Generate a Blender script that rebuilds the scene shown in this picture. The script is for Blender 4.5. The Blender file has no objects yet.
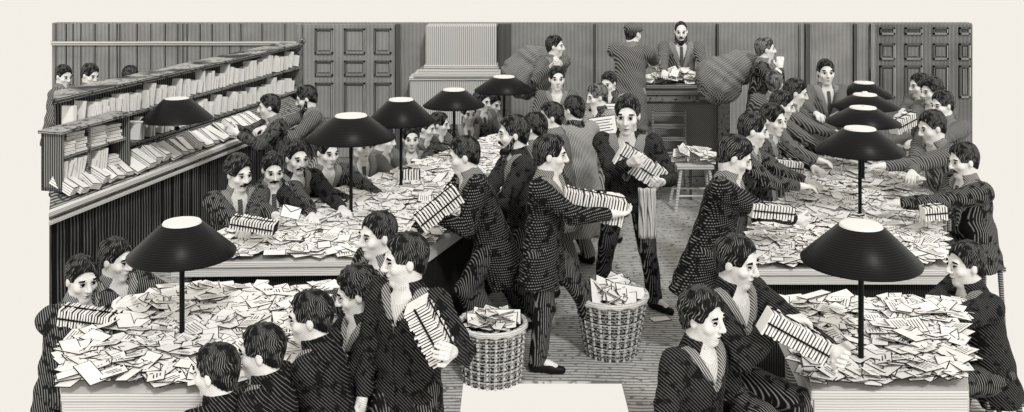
import bpy, math, random
import numpy as np
from mathutils import Matrix, Vector
random.seed(7); rng = np.random.default_rng(7)
F, CX, YH, CH = 1000.0, 512.0, -60.0, 2.9
V = lambda *a: np.array(a, float)
def P(px, py, s):                      # a photograph point at a known distance (s = pixels per metre there)
    return V((px-CX)/s, F/s, CH-(py-YH)/s)
def PZ(px, py, z):                     # a photograph point at a known height
    return P(px, py, (py-YH)/(CH-z))
def nrm(v): return v/max(np.linalg.norm(v), 1e-9)
scene = bpy.context.scene; COL = scene.collection
# ------------------------------------------------------------------ materials
def lin(c): return tuple(((v/12.92) if v <= .04045 else ((v+.055)/1.055)**2.4) for v in c)
def g(v, w=1.0): return (v*1.0, v*(.985 if w else 1), v*(.955 if w else 1), 1)
MATS = {}
def strands(name, v0, v1, n_, duty):
    'combed hair: thin light strands running down from the crown'
    m, n, l, b = base_mat(name, .6)
    tc = n.new('ShaderNodeTexCoord'); mp = n.new('ShaderNodeMapping'); mp.inputs['Location'].default_value = (.012, .03, 0)
    l.new(tc.outputs['Object'], mp.inputs[0]); gr = n.new('ShaderNodeTexGradient'); gr.gradient_type = 'RADIAL'; l.new(mp.outputs[0], gr.inputs[0])
    nz = n.new('ShaderNodeTexNoise'); nz.inputs['Scale'].default_value = 14; l.new(tc.outputs['Object'], nz.inputs['Vector'])
    def mth(op, a, c, clamp=False):
        x = n.new('ShaderNodeMath'); x.operation = op; x.use_clamp = clamp
        for i, q in enumerate((a, c)):
            if isinstance(q, (int, float)): x.inputs[i].default_value = q
            elif q is not None: l.new(q, x.inputs[i])
        return x.outputs[0]
    a = mth('ADD', mth('MULTIPLY', gr.outputs['Fac'], n_), mth('MULTIPLY', nz.outputs[0], 5.0))
    f = mth('ABSOLUTE', mth('SUBTRACT', mth('FRACT', a, None), .5), None)
    k = mth('MULTIPLY', mth('SUBTRACT', duty*.5+.08, f), 6.25, True)
    n2 = n.new('ShaderNodeTexNoise'); n2.inputs['Scale'].default_value = 24; l.new(tc.outputs['Object'], n2.inputs['Vector'])
    k = mth('MULTIPLY', k, mth('MULTIPLY', mth('SUBTRACT', n2.outputs[0], .42), 7, True))
    mx = n.new('ShaderNodeMix'); mx.data_type = 'RGBA'; mx.inputs[6].default_value = g(v0); mx.inputs[7].default_value = g(v1)
    l.new(k, mx.inputs[0]); l.new(mx.outputs[2], b.inputs['Base Color']); return m
def base_mat(name, rough=.9):
    m = bpy.data.materials.new(name); m.use_nodes = True
    b = m.node_tree.nodes['Principled BSDF']; b.inputs['Roughness'].default_value = rough
    b.inputs['Specular IOR Level'].default_value = .12
    MATS[name] = m; return m, m.node_tree.nodes, m.node_tree.links, b
def flat(name, v, rough=.9, spec=None, noise=0):
    m, n, l, b = base_mat(name, rough)
    b.inputs['Base Color'].default_value = g(v)
    if spec is not None: b.inputs['Specular IOR Level'].default_value = spec
    if noise:
        tc = n.new('ShaderNodeTexCoord'); t = n.new('ShaderNodeTexNoise'); t.inputs['Scale'].default_value = 60
        l.new(tc.outputs['Object'], t.inputs['Vector'])
        r = n.new('ShaderNodeMapRange'); r.inputs[1].default_value = .3; r.inputs[2].default_value = .7
        r.inputs[3].default_value = v*(1-noise); r.inputs[4].default_value = v*(1+noise)
        l.new(t.outputs[0], r.inputs[0]); l.new(r.outputs[0], b.inputs['Base Color'])
    return m
def hatch(name, v0, v1, freq, d, duty, wob=.4, wscale=5., brk=0., d2=None, f2=0, duty2=.5, mode='or', rough=.9, patch=0., pscale=2.5):
    """ruled lines of tone v1 on tone v0, like a wood engraver's cuts; brk breaks the lines, d2 adds a second ruling"""
    m, n, l, b = base_mat(name, rough)
    tc = n.new('ShaderNodeTexCoord')
    nz = n.new('ShaderNodeTexNoise'); nz.inputs['Scale'].default_value = wscale; nz.inputs['Detail'].default_value = 2
    l.new(tc.outputs['Object'], nz.inputs['Vector'])
    def mth(op, a, c=None, clamp=False):
        x = n.new('ShaderNodeMath'); x.operation = op; x.use_clamp = clamp
        for i, q in enumerate((a, c)):
            if q is None: continue
            if isinstance(q, (int, float)): x.inputs[i].default_value = q
            else: l.new(q, x.inputs[i])
        return x.outputs[0]
    def ruling(dv, fr, du):
        dv = nrm(V(*dv))*fr
        dp = n.new('ShaderNodeVectorMath'); dp.operation = 'DOT_PRODUCT'
        l.new(tc.outputs['Object'], dp.inputs[0]); dp.inputs[1].default_value = dv
        a = mth('ADD', dp.outputs['Value'], mth('MULTIPLY', nz.outputs[0], wob*6))
        fr_ = mth('ABSOLUTE', mth('SUBTRACT', mth('FRACT', a), .5))          # 0 at line centre, .5 between
        return mth('MULTIPLY', mth('SUBTRACT', du*.5+.08, fr_), 6.25, True)
    k = ruling(d, freq, duty)
    if d2 is not None:
        k2 = ruling(d2, f2, duty2)
        k = mth('MULTIPLY', k, k2) if mode == 'and' else mth('MAXIMUM', k, k2)
    if brk:
        n2 = n.new('ShaderNodeTexNoise'); n2.inputs['Scale'].default_value = 22; n2.inputs['Detail'].default_value = 1
        l.new(tc.outputs['Object'], n2.inputs['Vector'])
        k = mth('MULTIPLY', k, mth('MULTIPLY', mth('SUBTRACT', n2.outputs[0], .32+brk*.25), 9, True))
    mx = n.new('ShaderNodeMix'); mx.data_type = 'RGBA'
    mx.inputs[6].default_value = g(v0); mx.inputs[7].default_value = g(v1)
    l.new(k, mx.inputs[0]); out = mx.outputs[2]
    if patch:
        n3 = n.new('ShaderNodeTexNoise'); n3.inputs['Scale'].default_value = pscale; n3.inputs['Detail'].default_value = 3
        l.new(tc.outputs['Object'], n3.inputs['Vector'])
        r = n.new('ShaderNodeMapRange'); r.inputs[1].default_value = .3; r.inputs[2].default_value = .7
        r.inputs[3].default_value = 1-patch; r.inputs[4].default_value = 1
        l.new(n3.outputs[0], r.inputs[0])
        m2 = n.new('ShaderNodeMix'); m2.data_type = 'RGBA'; m2.blend_type = 'MULTIPLY'; m2.inputs[0].default_value = 1
        l.new(out, m2.inputs[6]); l.new(r.outputs[0], m2.inputs[7]); out = m2.outputs[2]
    l.new(out, b.inputs['Base Color']); return m
INK = flat('ink', .008); PAPER = flat('paper', .90); PAPER2 = flat('paper_grey', .62)
SKIN = hatch('skin', .84, .42, 120, (.6, .2, 1), .16, .15, 6, brk=.42); LIP = flat('lip', .10); EYEW = flat('eye_white', .7)
SHIRT = hatch('shirt_white', .74, .25, 90, (1, .2, .2), .16, .1, 6); LAMP = hatch('lamp_enamel', .006, .020, 110, (0, 0, 1), .25, .05, rough=.38)
LAMPIN = flat('lamp_inside', .8); POLE = flat('pole_iron', .008, .5)
HAIR = strands('hair', .006, .40, 46, .15)
HAIRM = strands('hair_grey', .03, .40, 46, .40)
BLACK = hatch('cloth_black', .008, .24, 84, (.7, .3, .7), .13, .35, 4, brk=.16)
TWEED = hatch('cloth_tweed', .008, .34, 74, (.9, .4, .25), .46, .15, 4, d2=(-.15, -.1, 1), f2=58, duty2=.28, mode='and', brk=.16)
STRIPE = hatch('cloth_stripe', .012, .34, 84, (1, .5, .15), .24, .3, 4, brk=.16)
MID = hatch('cloth_mid', .045, .33, 58, (.9, .4, .35), .36, .25, 4)
PALE = hatch('cloth_pale', .07, .50, 72, (1, .5, .12), .58, .25, 4)
LAPEL = hatch('cloth_lapel', .05, .50, 95, (.8, .3, .5), .42, .18, 5)
TROUS = hatch('cloth_trousers', .010, .32, 84, (1, .6, .06), .24, .25, 4, brk=.14)
TROUSP = hatch('cloth_trousers_pale', .05, .48, 60, (1, .6, .06), .55, .2, 4)
SHOE = flat('shoe_leather', .010, .45); TIE = hatch('tie', .012, .3, 90, (.3, .3, 1), .3)
APRON = hatch('apron_linen', .10, .68, 60, (1, .4, .05), .74, .2, 4)
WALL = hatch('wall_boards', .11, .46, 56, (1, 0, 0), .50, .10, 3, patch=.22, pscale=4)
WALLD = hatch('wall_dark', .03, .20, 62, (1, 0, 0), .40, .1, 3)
STONE = hatch('pillar_stone', .22, .62, 40, (1, 0, 0), .66, .04, 3)
STONEH = hatch('pillar_moulding', .28, .66, 34, (0, 0, 1), .70, .04, 3)
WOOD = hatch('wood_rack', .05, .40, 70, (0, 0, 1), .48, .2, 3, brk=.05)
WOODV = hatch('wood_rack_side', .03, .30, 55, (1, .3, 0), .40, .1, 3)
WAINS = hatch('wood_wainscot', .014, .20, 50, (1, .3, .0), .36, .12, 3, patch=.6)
WOODL = hatch('wood_pale', .36, .74, 80, (0, 0, 1), .74, .12, 2)
WOODM = hatch('wood_counter', .05, .36, 60, (0, .1, 1), .46, .2, 3)
COUNTERP = hatch('wood_counter_panel', .04, .34, 60, (.7, 0, .7), .42, .35, 3)
FLOOR = hatch('floor_boards', .22, .66, 24, (.04, 1, 0), .62, .22, 3, brk=.02, patch=.28)
SACK = hatch('sack_canvas', .03, .36, 80, (.8, .5, .6), .40, .55, 3, d2=(-.6, .5, .8), f2=44, duty2=.25)
WICK = hatch('wicker', .02, .44, 46, (0, 0, 1), .46, .10, 6, d2=(1, .55, 0), f2=36, duty2=.20)
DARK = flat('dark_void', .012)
# ------------------------------------------------------------------ mesh helpers
def mesh_obj(name, verts, faces, mat, parent=None, smooth=False, mids=None):
    me = bpy.data.meshes.new(name)
    if isinstance(verts, np.ndarray) and isinstance(faces, np.ndarray):
        me.vertices.add(len(verts)); me.vertices.foreach_set('co', verts.astype(np.float32).ravel())
        k = faces.shape[1]
        me.loops.add(faces.size); me.polygons.add(len(faces))
        me.loops.foreach_set('vertex_index', faces.astype(np.int32).ravel())
        me.polygons.foreach_set('loop_start', np.arange(0, faces.size, k, dtype=np.int32))
        me.polygons.foreach_set('loop_total', np.full(len(faces), k, np.int32))
    else:
        me.from_pydata([tuple(v) for v in verts], [], [tuple(f) for f in faces])
    for m in (mat if isinstance(mat, (list, tuple)) else [mat]): me.materials.append(m)
    if mids is not None: me.polygons.foreach_set('material_index', np.asarray(mids, np.int32))
    if smooth: me.polygons.foreach_set('use_smooth', np.ones(len(me.polygons), bool))
    me.update(calc_edges=True)
    if not isinstance(verts, np.ndarray): me.validate()
    o = bpy.data.objects.new(name, me); COL.objects.link(o)
    if parent is not None: o.parent = parent
    return o
def tag(o, label, cat, group=None, kind=None):
    o['label'] = label; o['category'] = cat
    if group: o['group'] = group
    if kind: o['kind'] = kind
    return o
def struct(o): o['kind'] = 'structure'; return o
def empty(name, loc):
    o = bpy.data.objects.new(name, None); COL.objects.link(o); o.location = tuple(loc); o.empty_display_size = .1; return o
class MB:
    def __init__(s): s.v = []; s.f = []; s.m = []
    def add(s, vs, fs, mi=0):
        b = len(s.v); s.v += [tuple(map(float, v)) for v in vs]; s.f += [tuple(i+b for i in f) for f in fs]; s.m += [mi]*len(fs)
    def box(s, c, x, y, z, mi=0, bev=.0):          # centre, three half-axis vectors
        c, x, y, z = map(np.asarray, (c, x, y, z))
        vs = [c+a*x+b*y+d*z for d in (-1, 1) for b in (-1, 1) for a in (-1, 1)]
        fs = [(0, 2, 3, 1), (4, 5, 7, 6), (0, 1, 5, 4), (2, 6, 7, 3), (0, 4, 6, 2), (1, 3, 7, 5)]
        s.add(vs, fs, mi)
    def abox(s, x0, x1, y0, y1, z0, z1, mi=0):
        s.box(V((x0+x1)/2, (y0+y1)/2, (z0+z1)/2), V((x1-x0)/2, 0, 0), V(0, (y1-y0)/2, 0), V(0, 0, (z1-z0)/2), mi)
    def tube(s, pts, rs, n=10, mi=0, cap=True):
        pts = [np.asarray(p, float) for p in pts]
        if not hasattr(rs, '__len__'): rs = [rs]*len(pts)
        rings = []
        for i, p in enumerate(pts):
            t = nrm(pts[min(i+1, len(pts)-1)]-pts[max(i-1, 0)])
            a = nrm(np.cross(t, V(0, 0, 1) if abs(t[2]) < .9 else V(1, 0, 0))); b = np.cross(t, a)
            rings.append([p+rs[i]*(math.cos(q)*a+math.sin(q)*b) for q in np.linspace(0, 2*math.pi, n, endpoint=False)])
        vs = [v for r in rings for v in r]; fs = []
        for i in range(len(rings)-1):
            for j in range(n):
                k = (j+1) % n; fs.append((i*n+j, i*n+k, (i+1)*n+k, (i+1)*n+j))
        if cap: fs += [tuple(range(n))[::-1], tuple((len(rings)-1)*n+j for j in range(n))]
        s.add(vs, fs, mi)
    def lathe(s, prof, c=(0, 0, 0), n=32, mi=0, cap0=False, cap1=False):
        vs = [(c[0]+r*math.cos(q), c[1]+r*math.sin(q), c[2]+z) for r, z in prof for q in np.linspace(0, 2*math.pi, n, endpoint=False)]
        fs = []
        for i in range(len(prof)-1):
            for j in range(n):
                k = (j+1) % n; fs.append((i*n+j, i*n+k, (i+1)*n+k, (i+1)*n+j))
        if cap0: fs.append(tuple(range(n))[::-1])
        if cap1: fs.append(tuple((len(prof)-1)*n+j for j in range(n)))
        s.add(vs, fs, mi)
    def prism(s, poly, z0, z1, mi=0):               # plan polygon, counter-clockwise
        n = len(poly)
        vs = [(x, y, z0) for x, y in poly]+[(x, y, z1) for x, y in poly]
        s.add(vs, [tuple(range(n))[::-1], tuple(range(n, 2*n))]+[(i, (i+1) % n, n+(i+1) % n, n+i) for i in range(n)], mi)
    def build(s, name, mat, parent=None, smooth=False, origin=None, bevel=0):
        v = np.array(s.v)
        if origin is not None: v = v-np.asarray(origin)
        o = mesh_obj(name, [tuple(q) for q in v], s.f, mat, parent, smooth, s.m if isinstance(mat, (list, tuple)) else None)
        if origin is not None and parent is None: o.location = tuple(origin)
        if bevel:
            b = o.modifiers.new('bevel', 'BEVEL'); b.width = bevel; b.segments = 2; b.limit_method = 'ANGLE'
        return o
# ------------------------------------------------------------------ distance fields -> surfaces
def rc(p, a, b, ra, rb):
    ba = b-a; t = np.clip(((p-a)@ba)/max(ba@ba, 1e-9), 0, 1)
    return np.linalg.norm(p-a-t[:, None]*ba, axis=1)-(ra+(rb-ra)*t)
def ell(p, c, R, r):
    q = (p-c)@R.T                                    # rows of R are the local axes
    k0 = np.linalg.norm(q/r, axis=1); k1 = np.linalg.norm(q/(r*r), axis=1)
    return k0*(k0-1)/np.maximum(k1, 1e-6)
def smin(a, b, k):
    h = np.maximum(k-np.abs(a-b), 0)/k
    return np.minimum(a, b)-h*h*k*.25
def smax(a, b, k): return -smin(-a, -b, k)
class Field:
    def __init__(s): s.pr = []
    def cone(s, a, b, ra, rb, k=.02, sub=False):
        a, b = np.asarray(a, float), np.asarray(b, float)
        c = (a+b)/2; s.pr.append(('c', (a, b, ra, rb), k, sub, c, np.linalg.norm(b-a)/2+max(ra, rb)))
    def ell(s, c, R, r, k=.02, sub=False):
        r = np.asarray(r, float); c = np.asarray(c, float); s.pr.append(('e', (c, R, r), k, sub, c, r.max()))
    def __call__(s, p):
        d = np.full(len(p), .12)
        for ty, ar, k, sub, c, rad in s.pr:
            dc = p-c; lim = rad+.10
            ix = np.nonzero((np.abs(dc[:, 0]) < lim) & (np.abs(dc[:, 1]) < lim) & (np.abs(dc[:, 2]) < lim))[0]
            if not len(ix): continue
            q = rc(p[ix], *ar) if ty == 'c' else ell(p[ix], *ar)
            d[ix] = smax(d[ix], -q, k) if sub else smin(d[ix], q, k)
        return d
    def bounds(s, pad=.03):
        lo = np.min([pr[4]-pr[5] for pr in s.pr if not pr[3]], axis=0)-pad
        hi = np.max([pr[4]+pr[5] for pr in s.pr if not pr[3]], axis=0)+pad
        return lo, hi
CORN = np.array([(i, j, k) for i in (0, 1) for j in (0, 1) for k in (0, 1)])
EDG = [(a, b) for a in range(8) for b in range(a+1, 8) if np.abs(CORN[a]-CORN[b]).sum() == 1]
def surface(fn, lo, hi, h):
    lo = np.asarray(lo, float); S = 4
    nb = np.maximum(np.ceil((np.asarray(hi)-lo)/(h*S)).astype(int), 2)
    n = nb*S
    ax = [lo[i]+h*(np.arange(nb[i])*S+(S-1)/2) for i in range(3)]
    G = np.stack(np.meshgrid(*ax, indexing='ij'), -1).reshape(-1, 3)
    cd = fn(G).reshape(nb)
    D = np.repeat(np.repeat(np.repeat(cd, S, 0), S, 1), S, 2).astype(np.float32)
    near = np.nonzero(np.abs(cd) < h*S*1.7+.004)
    off = np.array([(i, j, k) for i in range(S) for j in range(S) for k in range(S)])
    ids = (np.stack(near, -1)[:, None, :]*S+off[None]).reshape(-1, 3)
    if not len(ids): return None
    D[ids[:, 0], ids[:, 1], ids[:, 2]] = fn(lo+ids*h)
    for a in range(3):                                  # close at the box
        sl = [slice(None)]*3; sl[a] = 0; D[tuple(sl)] = np.maximum(D[tuple(sl)], .001); sl[a] = -1; D[tuple(sl)] = np.maximum(D[tuple(sl)], .001)
    I = D < 0
    cnt = np.zeros(tuple(n-1), np.int8)
    for c in CORN: cnt += I[c[0]:n[0]-1+c[0], c[1]:n[1]-1+c[1], c[2]:n[2]-1+c[2]]
    cells = np.argwhere((cnt > 0) & (cnt < 8))
    if not len(cells): return None
    vals = np.stack([D[cells[:, 0]+c[0], cells[:, 1]+c[1], cells[:, 2]+c[2]] for c in CORN], 1).astype(float)
    acc = np.zeros((len(cells), 3)); ct = np.zeros(len(cells))
    for a, b in EDG:
        m = (vals[:, a] < 0) != (vals[:, b] < 0)
        t = np.where(m, vals[:, a]/np.where(m, vals[:, a]-vals[:, b], 1), 0)
        acc += m[:, None]*(CORN[a]+t[:, None]*(CORN[b]-CORN[a])); ct += m
    verts = lo+h*(cells+acc/ct[:, None])
    idx = np.full(tuple(n-1), -1, np.int64); idx[cells[:, 0], cells[:, 1], cells[:, 2]] = np.arange(len(cells))
    quads = []
    for a in range(3):
        b, c = (a+1) % 3, (a+2) % 3
        s0 = [slice(None)]*3; s1 = [slice(None)]*3
        s0[a] = slice(0, n[a]-1); s1[a] = slice(1, n[a])
        ch = I[tuple(s0)] != I[tuple(s1)]
        e = np.argwhere(ch)
        e = e[(e[:, b] > 0) & (e[:, c] > 0) & (e[:, b] < n[b]-1) & (e[:, c] < n[c]-1)]
        if not len(e): continue
        ins = I[e[:, 0], e[:, 1], e[:, 2]]
        ub = np.zeros(3, int); ub[b] = 1; uc = np.zeros(3, int); uc[c] = 1
        q = np.stack([idx[tuple((e-ub-uc).T)], idx[tuple((e-uc).T)], idx[tuple(e.T)], idx[tuple((e-ub).T)]], 1)
        q[~ins] = q[~ins][:, ::-1]
        quads.append(q)
    return verts, np.concatenate(quads)
def field_obj(name, fn, lo, hi, h, mat, parent, org, smooth=True):
    r = surface(fn, lo, hi, h)
    if r is None: return None
    return mesh_obj(name, r[0]-org, r[1], mat, parent, smooth)
# ------------------------------------------------------------------ people
def axes(ang, pitch=0, roll=0):                          # facing: 0 to the viewer, 90 to the picture's right; rows = right, forward, up
    a, p, r = map(math.radians, (ang, pitch, roll))
    f0 = V(math.sin(a), -math.cos(a), 0); u0 = V(0, 0, 1)
    f = math.cos(p)*f0-math.sin(p)*u0; u = math.cos(p)*u0+math.sin(p)*f0
    rt = np.cross(f, u)
    rt, u = math.cos(r)*rt+math.sin(r)*u, math.cos(r)*u-math.sin(r)*rt
    return np.array([rt, f, u])
def ik(S, T, l1, l2, hint):
    v = T-S; d = np.linalg.norm(v); tot = l1+l2
    if d > tot*.995:
        st = min(d/(tot*.995), 1.16); l1 *= st; l2 *= st
        if d > (l1+l2)*.995: T = S+v/d*(l1+l2)*.995; v = T-S; d = np.linalg.norm(v)
    a = (l1*l1-l2*l2+d*d)/(2*d); h = math.sqrt(max(l1*l1-a*a, 0))
    n = v/d; hp = hint-(hint@n)*n
    return S+n*a+nrm(hp)*h, T
EYE = EYEB = LIPM = None
def small_ell(name, c, r, mat, n=8, m=12, pup=None):
    vs, fs, mi = [], [], []
    for i in range(n+1):
        for j in range(m):
            t, q = math.pi*i/n, 2*math.pi*j/m
            vs.append((c[0]+r[0]*math.sin(t)*math.cos(q), c[1]+r[1]*math.sin(t)*math.sin(q), c[2]+r[2]*math.cos(t)))
    for i in range(n):
        for j in range(m):
            k = (j+1) % m; f = (i*m+j, (i+1)*m+j, (i+1)*m+k, i*m+k); fs.append(f)
            x = sum(vs[u][0] for u in f)/4-c[0]; z = sum(vs[u][2] for u in f)/4-c[2]
            mi.append(1 if pup and (abs(x) < r[0]*.5 or z > r[2]*.45) else 0)
    me = bpy.data.meshes.new(name); me.from_pydata(vs, [], fs)
    for q in (mat if isinstance(mat, list) else [mat]): me.materials.append(q)
    me.polygons.foreach_set('material_index', mi); me.polygons.foreach_set('use_smooth', [True]*len(fs)); me.update(); return me
EYE = small_ell('eye', (0, 0, 0), (.0165, .008, .0085), [EYEW, INK], pup=True)
def brow_mesh(name, L, r, arch):
    b = MB(); b.tube([(x*L, -abs(x)*.012*(L/.02), arch*(1-x*x)) for x in np.linspace(-1, 1, 7)], [r*q for q in (.5, .9, 1, 1, 1, .8, .4)], 8)
    me = bpy.data.meshes.new(name); me.from_pydata(b.v, [], b.f); me.materials.append(INK); me.update(); return me
BROW = brow_mesh('eyebrow', .022, .0055, .004); MOUTH = brow_mesh('mouth', .020, .0042, -.002)
def child_at(name, me, parent, R, pos, sc=1.0):
    from mathutils import Matrix
    o = bpy.data.objects.new(name, me); COL.objects.link(o); o.parent = parent
    M = Matrix([[R[0][i]*sc, R[1][i]*sc, R[2][i]*sc, pos[i]] for i in range(3)]+[[0, 0, 0, 1]])
    o.matrix_local = M; return o
SEATED = []
def person(label, top, s, hd=None, face=0, body=None, pitch=5, roll=0, lean=8, pose='sit', hands=(None, None), palms=('down', 'down'), k=1.0,
           hk=None, hair='short', coat='black', hem=.16, feet=None, legs=None, extra=(), group=None, vdeep=.30, nolap=False, curl=.5, side=0, wide=1.0):
    if body is None: body = face
    hk = hk or k
    Hd = axes(face, pitch, roll); r_, f_, u_ = Hd
    C = P(top[0], top[1], s)-u_*.122*hk
    B = axes(body, lean, side); R, Fw, U = B
    Fh = axes(body)[1]; Rh = axes(body)[0]
    nb = C-(.55*V(0, 0, 1)+.45*U)*.140*hk-f_*.012
    hip = nb-U*.50*k
    T = lambda x, y, z: hip+(R*x*wide+Fw*y+U*z)*k         # torso frame
    base = V(hip[0], hip[1], 0)
    sh = [T(-.175, -.005, .445), T(.175, -.005, .445)]
    vf = float(np.clip(.95/s, .0048, .0085)); vc = float(np.clip(1.35/s, .0075, .013))
    # --- limbs
    arms = []
    for i in (0, 1):
        sg = -1 if i == 0 else 1
        t = hands[i]
        if t is None: t = sh[i]+Fh*.22*k-V(0, 0, 1)*.36*k-R*sg*.02*k
        elif len(t) == 3 and not isinstance(t, np.ndarray): t = P(*t)
        hint = -V(0, 0, 1)*.9+R*sg*.55-Fw*.35
        e, w = ik(sh[i], np.asarray(t, float), .29*k, .26*k, hint); arms.append((sh[i], e, w))
    hj = [T(-.09, 0, 0), T(.09, 0, 0)]; lg = []
    for i in (0, 1):
        sg = -1 if i == 0 else 1
        if pose == 'sit':
            kn = hj[i]+Fh*.40*k+Rh*sg*.05*k; kn[2] = max(hip[2]-.02, .3); an = V(kn[0]+Fh[0]*.02, kn[1]+Fh[1]*.02, .09)
        else:
            if feet is not None: an = PZ(feet[i][0], feet[i][1], 0.0); an[2] = .09*k
            else: an = V(hj[i][0]+Rh[0]*sg*.05+Fh[0]*.04*(sg), hj[i][1]+Rh[1]*sg*.05+Fh[1]*.04*sg, .09*k)
            L = max(np.linalg.norm(an-hj[i])*1.006, .78*k)/2
            kn, an = ik(hj[i], an, L, L, Fh)
        lg.append((hj[i], kn, an))
    footd = [Fh, Fh]
    if legs: footd = [axes(legs[0])[1], axes(legs[1])[1]]
    # --- body surface
    b = Field()
    h = hk; HP = lambda x, y, z: C+(r_*x+f_*y+u_*z)*h
    b.ell(HP(0, -.018, .03), Hd, V(.075, .096, .088)*h, .02)
    b.ell(HP(0, .022, -.040), Hd, V(.058, .066, .072)*h, .03)
    b.ell(HP(0, .064, -.094), Hd, V(.024, .020, .018)*h, .02)
    for q in (-1, 1):
        b.ell(HP(q*.043, .058, -.022), Hd, V(.022, .022, .022)*h, .02)
    b.cone(HP(-.034, .076, .028), HP(.034, .076, .028), .013*h, .013*h, .015)
    for q in (-1, 1): b.ell(HP(q*.031, .098, .010), Hd, V(.019, .018, .012)*h, .012, True)
    b.cone(HP(0, .086, .020), HP(0, .108, -.022), .009*h, .013*h, .012)
    for q in (-1, 1): b.ell(HP(q*.012, .097, -.027), Hd, V(.009, .010, .008)*h, .006)
    b.ell(HP(0, .084, -.055), Hd, V(.021, .011, .006)*h, .006); b.ell(HP(0, .082, -.069), Hd, V(.018, .011, .006)*h, .006)
    for q in (-1, 1): b.ell(HP(q*.074, -.008, -.006), Hd, V(.009, .017, .029)*h, .008)
    b.cone(HP(0, -.028, -.06), nb+U*.0-Fw*.01, .052*h, .056*h, .02)
    b.cone(nb+U*.0, T(0, 0, .43), .06*k, .085*k, .05)
    b.ell(T(0, 0, .33), B, V(.135, .085, .16)*k, .05); b.ell(T(0, 0, .08), B, V(.125, .085, .14)*k, .06)
    for i in (0, 1):
        S_, e, w = arms[i]
        b.cone(T(0, 0, .43), S_, .06*k, .050*k, .03); b.cone(S_, e, .045*k, .036*k, .02); b.cone(e, w, .036*k, .026*k, .02)
        hp_, kn, an = lg[i]
        b.cone(hp_, kn, .072*k, .048*k, .03); b.cone(kn, an, .045*k, .032*k, .02); b.cone(an, an+footd[i]*.12*k-V(0, 0, .045)*k, .03*k, .026*k, .02)
    # hands: palm, four fingers of unequal length, thumb from the side of the palm
    for i in (0, 1):
        sg = -1 if i == 0 else 1
        S_, e, w = arms[i]; d = nrm(w-e); pm = palms[i]
        if isinstance(pm, tuple): nrmv = nrm(V(*pm))
        else: nrmv = {'down': V(0, 0, -1), 'up': V(0, 0, 1), 'in': -R*sg, 'back': -Fw, 'cam': V(0, -1, 0)}[pm]
        if pm == 'down' : d = nrm(V(d[0], d[1], d[2]*.25))
        nv = nrm(nrmv-(nrmv@d)*d); sd = np.cross(d, nv)         # sideways in the palm
        if (sd@(-R*sg)) < 0: sd = -sd                            # towards the thumb
        hs = k*1.06
        b.cone(w-d*.01, w+d*.03*hs, .027*k, .027*hs, .015)
        for o2 in (-.024, -.008, .010, .026): b.cone(w+d*.025*hs+sd*o2*.7*hs, w+d*.082*hs+sd*o2*hs, .0155*hs, .0125*hs, .012)
        for o2, L in ((-.028, .052), (-.010, .066), (.010, .072), (.028, .063)):
            kk = w+(d*.085+sd*o2)*hs; c_ = curl*(1.0+o2*4)
            d1 = nrm(d*math.cos(c_)+nv*math.sin(c_)+sd*o2*2.5); d2 = nrm(d*math.cos(c_*2.1)+nv*math.sin(c_*2.1)+sd*o2*2)
            m_ = kk+d1*L*.55*hs
            b.cone(kk, m_, .0100*hs, .0092*hs, .003); b.cone(m_, m_+d2*L*.5*hs, .0092*hs, .0078*hs, .003)
        t0 = w+(d*.025+sd*.026)*hs; t1 = t0+nrm(d*.7+sd*.75+nv*.25)*.045*hs; t2 = t1+nrm(d*.9+sd*.1+nv*.5)*.034*hs
        b.cone(t0, t1, .0145*hs, .0108*hs, .008); b.cone(t1, t2, .0108*hs, .0088*hs, .003)
    lo, hi = b.bounds()
    r = surface(b, lo, hi, vf)
    root = mesh_obj('person', r[0]-base, r[1], SKIN, None, True); root.location = tuple(base)
    tag(root, label, 'person', group)
    # --- face
    for q in (-1, 1):
        child_at('eye', EYE, root, Hd, HP(q*.031, .0805, .007)-base, h)
        child_at('eyebrow', BROW, root, Hd, HP(q*.033, .0885, .030)-base, h)
    child_at('mouth', MOUTH, root, Hd, HP(0, .0905, -.0625)-base, h)
    if 'moustache' in extra or 'beard' in extra:
        fm = Field()
        for q in (-1, 1): fm.cone(HP(0, .096, -.046), HP(q*.032, .080, -.060), .0095*h, .006*h, .008)
        l2, h2 = fm.bounds(.012); field_obj('moustache', fm, l2, h2, .0042, HAIR, root, base)
    if 'beard' in extra:
        fb = Field()
        for q in (-1, 1):
            fb.cone(HP(q*.068, .004, -.02), HP(q*.052, .040, -.085), .012*h, .022*h, .02); fb.cone(HP(q*.052, .040, -.085), HP(0, .07, -.118), .022*h, .030*h, .02)
        l2, h2 = fb.bounds(.012); field_obj('beard', fb, l2, h2, max(vf*.9, .005), HAIR, root, base)
    # --- hair
    def hairf(p):
        q = ((p-C)@Hd.T)/h
        grow = .005 if hair != 'curly' else .014
        d = ell(q, V(0, -.020, .032), np.eye(3), V(.078+grow, .099+grow, .090+grow+.007))
        d = smin(d, ell(q, V(0, -.052, -.035), np.eye(3), V(.058, .047, .062)), .025)
        az = np.arctan2(q[:, 0]+.03, q[:, 1]+.02); part = .034*(1 if int(abs(top[0])) % 2 else -1)
        if hair == 'curly': d = d+.009*np.sin(q[:, 0]*120)*np.sin(q[:, 1]*110+1)*np.sin(q[:, 2]*115)
        elif hair == 'bald': d = d+.006
        else:
            d = d-.011*np.exp(-((q[:, 0]+part*.6)**2/.0022+(q[:, 1]-.055)**2/.002))*(q[:, 2] > .04)
            d = d+.008*np.exp(-((q[:, 0]-part-.1*q[:, 1]*part)/.006)**2)*(q[:, 2] > .06)*(q[:, 1] > -.05)
            d = d+.0028*np.sin(az*15+q[:, 2]*50+3*np.sin(q[:, 1]*30))
        fc = ell(q, V(-part*.35, .107, -.012), np.eye(3), V(.084, .090, .098 if hair != 'bald' else .150))
        d = smax(d, -fc, .012)
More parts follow.
